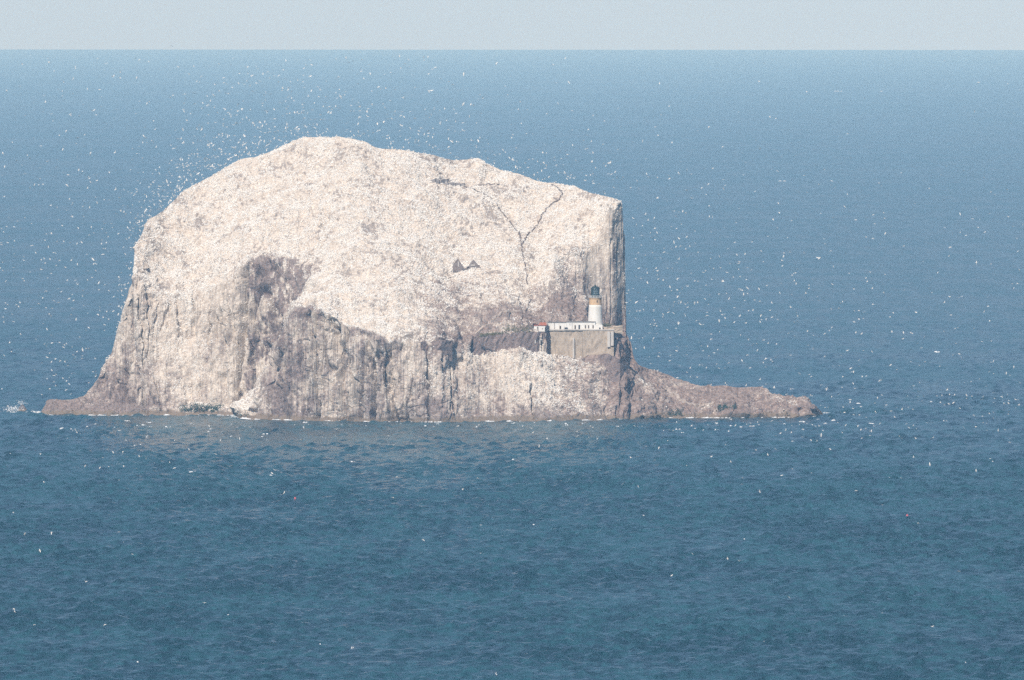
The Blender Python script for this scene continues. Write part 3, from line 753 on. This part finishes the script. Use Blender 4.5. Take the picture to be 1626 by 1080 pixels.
m = MB(); box_px(m, 747.6, 754.4, 420.2, 422.2, YCH - 1.82, .2); part(t, 'pale_patch', m, M_PALE)

# ruined garden walls near the summit
def drape_box(root, name, pts, width, h, mat, lift=0.0, seed=0):
    """a low wall or strip following the ground along photo points"""
    pts = np.array(pts, float)
    L = np.concatenate([[0], np.cumsum(np.hypot(*np.diff(pts, axis=0).T))])
    n = max(2, int(L[-1] / 2.2)); s = np.linspace(0, L[-1], n + 1)
    q = np.stack([np.interp(s, L, pts[:, 0]), np.interp(s, L, pts[:, 1])], -1)
    r = np.random.default_rng(seed + 5)
    q += r.normal(size=q.shape) * np.array([0.35, 0.3])
    p = on(q[:, 0], q[:, 1])
    tn = np.gradient(p, axis=0); tn[:, 2] = 0; tn /= np.linalg.norm(tn, axis=1)[:, None] + 1e-9
    sd = np.stack([-tn[:, 1], tn[:, 0], 0 * tn[:, 0]], -1) * (width / 2 * (0.7 + 0.6 * r.random(len(p))))[:, None]
    a, b = p - sd, p + sd
    hh = h * (0.75 + 0.5 * r.random(len(p)))
    up_ = np.zeros_like(p); up_[:, 2] = hh + lift; dn = np.zeros_like(p); dn[:, 2] = -0.5
    V = np.concatenate([a + dn, a + up_, b + up_, b + dn]); N = len(p); Fs = []
    for i in range(N - 1):
        for k in range(4):
            A, B = k * N, ((k + 1) % 4) * N
            Fs.append((A + i, A + i + 1, B + i + 1, B + i))
    Fs += [(0, N, 2 * N, 3 * N), (N - 1, 4 * N - 1, 3 * N - 1, 2 * N - 1)]
    mb = MB(); mb.add(V, Fs)
    if root is None: return mb.build(name, mat)
    return part(root, name, mb, mat)
b0 = on1(712, 291)
t = thing('garden_wall_ruin', b0, 'low grey tumbled enclosure walls on the white slope near the summit', 'ruin')
drape_box(t, 'wall', [(684, 288), (698, 289.5), (711, 288.5)], 2.2, 0.5, M_GREY, 0.25)
drape_box(t, 'wall', [(706, 294), (722, 295), (738, 294.5)], 2.2, 0.5, M_GREY, 0.25, 1)
drape_box(t, 'wall', [(736, 298), (752, 298), (770, 296.5), (794, 295.5)], 0.5, 0.4, M_RUIN, 0, 2)
drape_box(t, 'wall', [(700, 292.5), (708, 293)], 1.0, 0.5, M_GREY, 0, 3)
# dark paths, a low wall's shadow put into their colour, and the pale paths
for i, (lab, pts, w, mt) in enumerate((
    ('dark thin footpath bending over the right shoulder of the white slope', [(876, 296.5), (886, 300), (893.5, 307), (891, 317), (882, 324), (872, 330.5), (860, 345), (850, 357.5), (840, 369.5), (833, 384), (828, 394)], 0.55, M_PATHD),
    ('dark broken footpath dropping from the grey enclosure walls', [(742, 300), (760, 312), (777, 319), (785, 326), (810, 347.5), (822, 360), (826, 377), (828, 396), (830, 415), (835, 437), (838, 450)], 0.42, M_PATHD),
    ('short dark footpath above the red-roofed outhouse', [(845, 470), (841.7, 483), (834, 497), (837, 510), (840, 520)], 0.42, M_PATHD),
    ('pale slanting footpath above the dark fortress wall', [(756, 528), (768, 521), (785, 512.5), (800, 505), (826, 497)], 1.2, M_PATHL),
    ('pale dusty footpath curving down the low rocky tail', [(1000, 590), (1022, 602), (1048, 612), (1060, 618), (1068, 628), (1080, 638), (1092, 643), (1130, 645), (1200, 646.5)], 1.5, M_PATHL))):
    o = drape_box(None, 'footpath', pts, w, 0.12, mt, 0.28 if i < 3 else 0.16, 20 + i)
    tag(o, lab, None, None, 'structure')

# ------------------------------------------------------------------ stack in the surf on the left
def stack(px, row, w, h, seed):
    c = at(px, row, sea_y(row) + 2)
    r = np.random.default_rng(seed)
    n, mrows = 22, 12; V = []
    for j in range(mrows + 1):
        f = j / mrows; rad = (1 - f) ** 0.6 * (1 - 0.15 * f) + 0.02
        for i in range(n):
            a = 2 * math.pi * i / n
            k = rad * (1 + 0.22 * math.sin(3 * a + seed) + r.normal() * 0.07)
            V.append((w / 2 * k * math.cos(a) + 0.25 * w * f * (1 - f), w / 2 * k * math.sin(a), -1 + (h + 1) * f + r.normal() * 0.05))
    Fs = [(j * n + i, j * n + (i + 1) % n, (j + 1) * n + (i + 1) % n, (j + 1) * n + i) for j in range(mrows) for i in range(n)]
    Fs.append(tuple(mrows * n + i for i in range(n)))
    mb = MB(); mb.add(V, Fs); o = mb.build('sea_rock', M_STACK)
    o.location = (c[0], c[1], 0); return o
kk = NT('wet_dark_rock')
gz = kk.n('ShaderNodeSeparateXYZ'); kk.l(kk.pos(), gz.inputs[0])
kk.color(kk.mix(kk.ramp(gz.outputs[2], 0.6, 1.6), (0.27, 0.20, 0.135), (0.15, 0.12, 0.115))); kk.rough(0.8, 0.3)
M_STACK = kk.m
tag(stack(35, 655, 4.8, 3.1, 3), 'small dark rock in white spray off the left end of the island', 'rock')

# ------------------------------------------------------------------ plants at the cliff foot and on the terrace
def leaf_patch(name, pxs_, rows_, n, size, mat, label, seed, rise=0.6):
    r = np.random.default_rng(seed)
    px = r.uniform(*pxs_, n); u = r.random(n)
    mid = 0.5 * (pxs_[0] + pxs_[1]); hf = 0.5 * (pxs_[1] - pxs_[0])
    rw = rows_[1] - (rows_[1] - rows_[0]) * u * (0.35 + 0.65 * np.abs(np.sin(px * 0.35 + seed)) )
    p = on(px, rw)
    V = []; Fs = []
    for q in p:
        for k in range(3):
            c = q + r.normal(size=3) * np.array([.4, .3, .3]) + np.array([0, -.35, rise * r.random()])
            e1 = r.normal(size=3); e1 /= np.linalg.norm(e1); e2 = np.cross(e1, r.normal(size=3)); e2 /= np.linalg.norm(e2)
            s_ = size * r.uniform(.6, 1.2); b = len(V)
            V += [c - e1 * s_, c - e2 * s_ * .6, c + e1 * s_, c + e2 * s_ * .6]; Fs.append((b, b + 1, b + 2, b + 3))
    o = mesh_np(name, V, Fs, mat); tag(o, label, None, None, 'stuff'); return o
leaf_patch('mallow_bushes', (286, 354), (645, 656), 620, 0.30, M_LEAF, 'dark green leafy plants along the foot of the big left cliff', 1)
leaf_patch('cliff_greenery', (1062, 1084), (651, 660), 110, 0.28, M_LEAF, 'small dark green patch at the foot of the tail', 2)
leaf_patch('shore_greenery', (1140, 1164), (651, 657), 150, 0.28, M_LEAF, 'dark green patch low on the middle of the tail', 3)
leaf_patch('terrace_grass', (762, 808), (531, 535), 260, 0.3, M_GRASS, 'thin dry grass on the terrace above the dark fortress wall', 4, .3)
leaf_patch('bank_grass', (800, 845), (520, 530), 160, 0.3, M_GRASS, 'dull green tufts on the bank left of the red-roofed outhouse', 5, .3)
leaf_patch('tower_weeds', (957, 972), (515, 519), 70, 0.3, M_GRASS, 'dull weeds at the foot of the cliff right of the lighthouse', 6, .4)
leaf_patch('rock_algae', (372, 392), (654, 662), 50, 0.28, M_LEAF, 'small green growth on the rocks where the two cliffs meet', 7)

# ------------------------------------------------------------------ foam
def foam_line():
    r = np.random.default_rng(4)
    x = np.arange(66, 1306, 0.7); row = np.interp(x, xs, W)
    p = at(x, row + 0.6, sea_y(row + 0.6)); p[:, 2] = 0.2
    act = fbm(np.stack([x / 16, 0 * x, 0 * x + 3], -1), 3) + 0.4 * fbm(np.stack([x / 3, 0 * x + 8, 0 * x], -1), 2)
    for c, w, g in ((76, 10, .5), (150, 14, .35), (190, 12, .3), (360, 14, .6), (385, 12, .6), (445, 20, .3), (690, 14, .3), (780, 10, .45), (880, 12, .4), (930, 10, .4), (1130, 22, .45), (1240, 16, .5), (1290, 10, .4)):
        act += g * np.exp(-((x - c) / w) ** 2)
    hgt = np.clip(act - 0.14, 0, 1) ** 0.8 * 0.6
    V = []; Fs = []; M_ = 7
    for i in range(len(x)):
        for j in range(M_):
            f = j / (M_ - 1)
            prof = math.sin(math.pi * min(1, f * 1.02))
            V.append((p[i, 0] + r.normal() * .06, p[i, 1] - 3.2 * (1 - f) * (0.3 + hgt[i]) + 1.5 * f, 0.5 + hgt[i] * prof * (0.75 + 0.5 * r.random())))
    for i in range(len(x) - 1):
        if hgt[i] > 0.02 and hgt[i + 1] > 0.02:
            for j in range(M_ - 1): Fs.append((i * M_ + j, (i + 1) * M_ + j, (i + 1) * M_ + j + 1, i * M_ + j + 1))
    o = mesh_np('shore_foam', V, Fs, M_FOAM); tag(o, 'broken white surf along the foot of the cliffs', None, None, 'stuff')
foam_line()
def crests():
    r = np.random.default_rng(12)
    items = []
    def addc(x, row, w, h): items.append((x, row, w, h))
    for x, row, w in ((310, 751, 9), (430, 757, 8), (330, 688, 10), (545, 677, 8), (372, 664, 8), (420, 691, 6), (16, 723, 5), (12, 836, 6), (760, 837, 7), (845, 836, 8), (815, 731, 6), (560, 735, 6), (1185, 858, 7), (1365, 642, 9), (1385, 674, 10), (1300, 668, 12), (1320, 669, 10), (1275, 671, 9), (1422, 761, 14), (1447, 705, 6), (1620, 698, 5), (1572, 734, 6), (1537, 881, 4), (1490, 864, 5), (205, 671, 8), (150, 690, 7), (236, 673, 7), (100, 682, 7), (1332, 145, 9), (1400, 145, 6), (5, 492, 9), (1490, 560, 8), (1240, 288, 9), (885, 677, 5), (1160, 678, 4), (860, 668, 7), (1090, 674, 5)):
        addc(x, row, w, .16)
    for _ in range(90):
        row = 700 + 380 * r.random() ** 1.3 if r.random() < .55 else r.uniform(130, 700)
        addc(r.uniform(0, 1626), row, r.uniform(1.2, 3.5), .10)
    for _ in range(110):
        addc(r.uniform(80, 1330), 672 + abs(r.normal()) * 14, r.uniform(1.2, 5), .16)
    V = []; Fs = []
    for x, row, w, h in items:
        if row < np.interp(x, xs, W, left=0, right=0) + 2 and row > np.interp(x, xs, T, left=9999, right=9999): continue
        Y = float(sea_y(row)); c = at(x, row, Y); ppm = PXM(Y); wm = w / ppm
        for k in range(r.integers(1, 4)):
            cc = c + np.array([r.normal() * wm * .4, r.normal() * 2.0, 0.42]); hw = wm * r.uniform(.15, .42)
            n = 7; b = len(V)
            for i in range(n):
                f = i / (n - 1); e = math.sin(math.pi * f) ** .7
                xx = cc[0] + (f - .5) * 2 * hw; yy = cc[1] + r.normal() * .25
                V.append((xx, yy - .5 * e, cc[2] - .15)); V.append((xx, yy, cc[2] + (h + .1 * r.random()) * e * (5000 / ppm / 1250) ** .5)); V.append((xx, yy + 1.2 * e + .1, cc[2] - .05))
            for i in range(n - 1):
                q = b + 3 * i
                Fs += [(q, q + 3, q + 4, q + 1), (q + 1, q + 4, q + 5, q + 2)]
    o = mesh_np('whitecaps', V, Fs, M_FOAM); tag(o, 'scattered small white breaking crests on the blue sea', None, None, 'stuff')
crests()
def spray():
    r = np.random.default_rng(3); V = []; Fs = []
    for cx_, cr, sx, sr, n, s_ in ((22, 650, 8, 2.6, 300, .14), (52, 657, 8, 1.6, 420, .17), (34, 640, 4, 2.0, 70, .12), (40, 658, 18, 1.0, 380, .18), (85, 660.5, 9, .8, 160, .15), (1312, 661, 6, .8, 80, .14)):
        for _ in range(n):
            row = min(cr + r.normal() * sr, 660.5); x = cx_ + r.normal() * sx
            Y = float(sea_y(656.5)) + (9 if cr < 655 else 0) + r.normal() * 3; c = at(x, row, Y)
            if c[2] < .15: c[2] = .15 + .2 * r.random()
            a = r.normal(size=(4, 3)) * s_; b = len(V)
            V += [c + q for q in a]; Fs += [(b, b + 1, b + 2), (b, b + 2, b + 3), (b, b + 3, b + 1), (b + 1, b + 3, b + 2)]
    o = mesh_np('sea_spray', V, Fs, M_FOAM); tag(o, 'white spray thrown up around the small rock at the left end', None, None, 'stuff')
spray()
for x, row, lab in ((1441, 824, 'small faded red float on the open water right of the tail'), (469, 797, 'small faded red float on the open water below the buttress cliff')):
    Y = float(sea_y(row)); c = at(x, row, Y)
    t = thing('buoy', (c[0], c[1], 1.0), lab, 'buoy', 'lobster pot floats')
    m = MB(); m.lathe([(.05, -.5), (.34, -.2), (.42, .1), (.30, .42), (.08, .55)], n=12); m.build('float', M_BUOY, t, True)
    m = MB(); m.lathe([(.04, .5), (.04, 1.0), (.02, 1.02)], n=6); m.build('pole', M_FRAME, t)

# ------------------------------------------------------------------ gannets
def gannet_flying(flap, name, n=6):
    """span 1.8 m, flying along +Y, one closed skin: spindle body, bent tapering wings, wedge tail"""
    mb = MB()
    rings = [(-.52, .015, .0), (-.34, .06, .0), (-.05, .10, .01), (.18, .095, .01), (.32, .065, .02), (.42, .055, .03), (.49, .02, .02), (.58, .006, .01)]
    if n == 4: rings = [rings[q] for q in (0, 2, 4, 5, 7)]
    for i, (y, r, z) in enumerate(rings):
        for k in range(n):
            a = 2 * math.pi * k / n; mb.v.append((r * math.cos(a), y, z + r * .85 * math.sin(a)))
    for i in range(len(rings) - 1):
        for k in range(n):
            mb.f.append([i*n+k, i*n+(k+1)%n, (i+1)*n+(k+1)%n, (i+1)*n+k]); mb.m.append(2 if i >= (4 if n == 6 else 2) else 0)
    for sgn in (-1, 1):
        st = [(.05, .20, -.08, .03), (.40, .25, -.04, .03 + .40 * math.sin(flap)), (.76, .10, -.10, .03 + .72 * math.sin(flap) - .07), (.93, -.10, -.16, .03 + .86 * math.sin(flap) - .14)]
        b = len(mb.v)
        for (x, yl, yt, z) in st:
            x = .05 + (x - .05) * math.cos(flap)
            for (yy, zz) in ((yl, z), (yt, z + .004), (yl, z - .022), (yt, z - .012)): mb.v.append((sgn * x, yy, zz))
        for i in range(3):
            q = b + 4 * i; mi = 1 if i == 2 else 0
            for f in ((q, q+4, q+5, q+1), (q+2, q+3, q+7, q+6), (q, q+2, q+6, q+4), (q+1, q+5, q+7, q+3)):
                mb.f.append(list(f)); mb.m.append(mi)
        q = b + 12; mb.f.append([q, q+1, q+3, q+2]); mb.m.append(1)
    return mb
def gannet_sitting():
    mb = MB(); n = 6
    rings = [(-.42, .02, .20), (-.25, .09, .20), (0, .15, .22), (.17, .13, .27), (.25, .075, .38), (.28, .06, .50), (.32, .055, .55), (.38, .02, .54), (.47, .006, .52)]
    for y, r, z in rings:
        for k in range(n):
            a = 2 * math.pi * k / n; mb.v.append((r * math.cos(a), y, z + r * math.sin(a)))
    for i in range(len(rings) - 1):
        for k in range(n):
            mb.f.append([i*n+k, i*n+(k+1)%n, (i+1)*n+(k+1)%n, (i+1)*n+k]); mb.m.append(2 if 4 <= i < 7 else (1 if i == 0 else 0))
    for s_ in (-.05, .05): mb.box((s_, .02, .05), (.04, .08, .12), 0, 1)
    return mb
BM = [M_BIRD, M_TIP, M_HEAD]
flyers = [gannet_flying(a, 'g') for a in (-.25, .05, .35, .7)]
lean = [gannet_flying(a, 'g', 4) for a in (-.25, .05, .35, .7)]
fly_me = []
for g in flyers:
    o = g.build('gannet', BM); fly_me.append(o.data); bpy.data.objects.remove(o)
o = gannet_sitting().build('gannet', BM); sit_me = o.data; bpy.data.objects.remove(o)

rb = np.random.default_rng(21)
def inside(x, row, pad=0):
    return (63 < x < 1308) and np.interp(x, xs, T) - pad < row < np.interp(x, xs, W) + pad
spots = []
def scatter(n, fx, fr, tagname):
    c = 0
    while c < n:
        x, row = fx(), fr()
        if 0 <= x <= 1626 and 86 + 8 * rb.random() < row < 1075 and not inside(x, row): spots.append((x, row, tagname)); c += 1
U = rb.uniform
scatter(330, lambda: U(0, 235), lambda: rb.normal(400, 150), 'left')
def shoulder():
    x = 185 + 420 * rb.beta(1.3, 2.4); t = np.interp(x, xs, T); return x, t - 3 - abs(rb.exponential(38))
for _ in range(680):
    x, r = shoulder(); spots.append((x, r if r > 92 else U(95, 200), 'left'))
scatter(40, lambda: U(60, 160), lambda: U(540, 640), 'left')
def over():
    x = U(470, 990); t = np.interp(x, xs, T); return x, t - 3 - abs(rb.exponential(42))
for _ in range(360):
    x, r = over(); spots.append((x, r if r > 92 else U(95, 200), 'top'))
scatter(120, lambda: U(60, 700), lambda: U(82, 190), 'top')
scatter(30, lambda: U(0, 1626), lambda: U(85, 200), 'top')
scatter(360, lambda: 985 + abs(rb.exponential(190)), lambda: rb.normal(480, 120), 'right')
scatter(270, lambda: U(1000, 1626), lambda: rb.normal(450, 125), 'right')
scatter(150, lambda: U(1180, 1626), lambda: rb.normal(640, 35), 'right')
scatter(55, lambda: U(60, 1300), lambda: 674 + abs(rb.exponential(22)), 'front')
scatter(40, lambda: U(0, 1626), lambda: U(690, 1000), 'front')
spots += [(271, 73, 'top'), (394, 66, 'top')]
spots = np.array([(x, r) for x, r, _ in spots]), [q for _, _, q in spots]
sx_, reg = spots
n_all = len(sx_)
big = np.zeros(n_all, bool)
order = rb.permutation(n_all)
near = order[:208]; big[near] = True; big[-2:] = True
LAB = {'left': ('white gannet with black wing tips flying over the sea left of the island', 'gannets flying left of the island'),
       'top': ('white gannet with black wing tips flying above the summit ridge against the far sea', 'gannets flying above the summit'),
       'right': ('white gannet with black wing tips flying over the sea right of the cliffs', 'gannets flying right of the island'),
       'front': ('white gannet with black wing tips flying low over the sea in front of the island', 'gannets flying in front of the island')}
sv, sf, sm_ = [], [], []
for i in range(n_all):
    x, row = sx_[i]
    ys = float(sea_y(row)) - 60 if row > 80 else 1e9
    if big[i]:
        Y = min(rb.uniform(-600, -100), ys)
    else:
        Y = min(rb.uniform(-250, 420), ys)
    p = at(x, row, Y); p[2] = max(p[2], 1.5)
    rot = Matrix.Rotation(0.22 + rb.normal() * .3, 4, 'X') @ Matrix.Rotation(rb.uniform(0, 2 * math.pi), 4, 'Z') @ Matrix.Rotation(rb.normal() * .18, 4, 'X') @ Matrix.Rotation(rb.normal() * .55, 4, 'Y')
    sc = rb.uniform(.95, 1.1) * (0.72 if reg[i] == 'front' else (0.92 if big[i] else 0.74))
    k = rb.integers(0, 4)
    if big[i]:
        o = bpy.data.objects.new('gannet', fly_me[k]); COL.objects.link(o)
        o.matrix_world = Matrix.Translation(p) @ rot @ Matrix.Scale(sc, 4)
        if i >= n_all - 2: tag(o, ('lone white gannet in the pale sky above the horizon, farther left of the pair', 'lone white gannet in the pale sky above the horizon, farther right of the pair')[i - n_all + 2], 'gannet')
        else: tag(o, LAB[reg[i]][0], 'gannet', LAB[reg[i]][1])
    else:
        g = lean[k]; R = np.array(rot.to_3x3()) * sc
        vv = np.array(g.v) @ R.T + p; b = sum(len(q) for q in sv)
        sv.append(vv); sf.append(np.array(g.f) + b); sm_.append(np.array(g.m))
o = mesh_np('flying_gannets', np.concatenate(sv), np.concatenate(sf), BM, mat_idx=np.concatenate(sm_))
tag(o, 'many more distant white gannets wheeling round the island as tiny specks', None, None, 'stuff')

# birds sitting on the bare slope below the houses: individuals
rs_ = np.random.default_rng(33); cnt = 0
while cnt < 60:
    x, row = rs_.uniform(860, 985), rs_.uniform(572, 648)
    lim = 572 + (x - 860) * 0.30
    if row < lim or row > 645 - max(0, x - 930) * .3 or rs_.random() > 0.25 + 0.75 * np.exp(-((x - 900) / 40) ** 2): continue
    p = on1(x, row)
    o = bpy.data.objects.new('gannet', sit_me); COL.objects.link(o)
    o.location = (p[0], p[1] - .1, p[2] - 0.02); o.rotation_euler = (0, 0, rs_.uniform(0, 6.28)); s_ = rs_.uniform(1.0, 1.25); o.scale = (s_, s_, s_)
    tag(o, 'white gannet sitting on the brown slope below the dark wall under the lighthouse', 'gannet', 'gannets sitting below the lighthouse'); cnt += 1
cnt = 0
while cnt < 30:
    x = rs_.uniform(1095, 1300) if rs_.random() < .6 else rs_.uniform(1225, 1292)
    row = 645.5 + rs_.normal() * 1.2 - max(0, x - 1215) * 0.06 if x < 1225 or rs_.random() < .5 else np.interp(x, xs, T) + 1.5 + abs(rs_.normal()) * 3
    p = on1(x, row)
    o = bpy.data.objects.new('gannet', sit_me); COL.objects.link(o)
    o.location = (p[0], p[1] - .1, p[2] - 0.02); o.rotation_euler = (0, 0, rs_.uniform(0, 6.28)); s_ = rs_.uniform(1.0, 1.2); o.scale = (s_, s_, s_)
    tag(o, 'white gannet sitting in the pale line of birds along the low tail', 'gannet', 'gannets sitting on the tail'); cnt += 1

# the packed colony: one mass of low-poly birds
def colony():
    r = np.random.default_rng(5)
    Q = P
    A = Q[:-1, :-1]; B_ = Q[1:, :-1]; C = Q[1:, 1:]; D = Q[:-1, 1:]
    area = 0.5 * np.linalg.norm(np.cross(C - A, D - B_), axis=-1)
    g = GUANO[:-1, :-1]; cl_ = CLIFF[:-1, :-1]
    xx = PXG[:-1, :-1]; rr_ = ROW[:-1, :-1]
    patch = 0.55 + 1.3 * fbm(A.reshape(-1, 3) / 7.0 + 40, 4, .65).reshape(area.shape)
    wgt = area * np.clip((g - 0.42) / 0.4, 0, 1) * np.clip(1 - cl_ * 0.93, 0.05, 1) * np.clip(patch, 0.03, 1.2) * (SHORE[:-1, :-1] < .2) * (1 - 0.92 * BARE[:-1, :-1]) * (1 - 0.7 * STREAKY[:-1, :-1])
    wgt[(xx > 1000)] *= 1.5
    wgt = np.minimum(wgt, 6)
    cum = np.cumsum(wgt.ravel()); N = 66000
    f = np.searchsorted(cum, r.random(N) * cum[-1]); i, j = np.unravel_index(np.clip(f, 0, wgt.size - 1), wgt.shape)
    u, v = r.random(N)[:, None], r.random(N)[:, None]
    p = A[i, j] * (1 - u) * (1 - v) + B_[i, j] * u * (1 - v) + C[i, j] * u * v + D[i, j] * (1 - u) * v
    s_ = r.uniform(.75, 1.15, N)[:, None]; a = r.uniform(0, 2 * np.pi, N)
    fx = np.stack([np.cos(a), np.sin(a), 0 * a], -1); sd = np.stack([-np.sin(a), np.cos(a), 0 * a], -1)
    up_ = np.array([0, 0, 1.0])
    V = np.stack([p - fx * .42 * s_ + up_ * .22 * s_, p + sd * .16 * s_ + up_ * .18 * s_, p - sd * .16 * s_ + up_ * .18 * s_, p + fx * .25 * s_ + up_ * .58 * s_, p + fx * .1 * s_ - up_ * .12], 1)
    ofs = (np.arange(N) * 5)[:, None]
    T_ = np.array([[0, 1, 3], [0, 3, 2], [0, 2, 4], [0, 4, 1], [1, 4, 3], [2, 3, 4]])
    Fs = (ofs[:, None, :] * 0 + T_[None] + ofs[:, :, None]).reshape(-1, 3)
    o = mesh_np('gannet_colony', V.reshape(-1, 3), Fs, M_BIRD)
    tag(o, 'packed nesting colony of white seabirds covering the upper slopes', None, None, 'stuff')
colony()

# ------------------------------------------------------------------ haze
def build_haze():
    m = bpy.data.materials.new('haze_air'); m.use_nodes = True
    t = m.node_tree; t.nodes.clear()
    v = t.nodes.new('ShaderNodeVolumePrincipled'); o = t.nodes.new('ShaderNodeOutputMaterial')
    v.inputs['Color'].default_value = (0.38, 0.67, 1.0, 1)
    v.inputs['Absorption Color'].default_value = (1, 1, 1, 1)
    v.inputs['Density'].default_value = HAZE
    v.inputs['Anisotropy'].default_value = -0.3
    t.links.new(v.outputs[0], o.inputs['Volume'])
    b = MB(); b.box((0, -5000, 85), (92000, 92000, 180)); h = b.build('haze', m)
    tag(h, 'thin blue sea haze lying over the whole view', None, None, 'stuff')
build_haze()
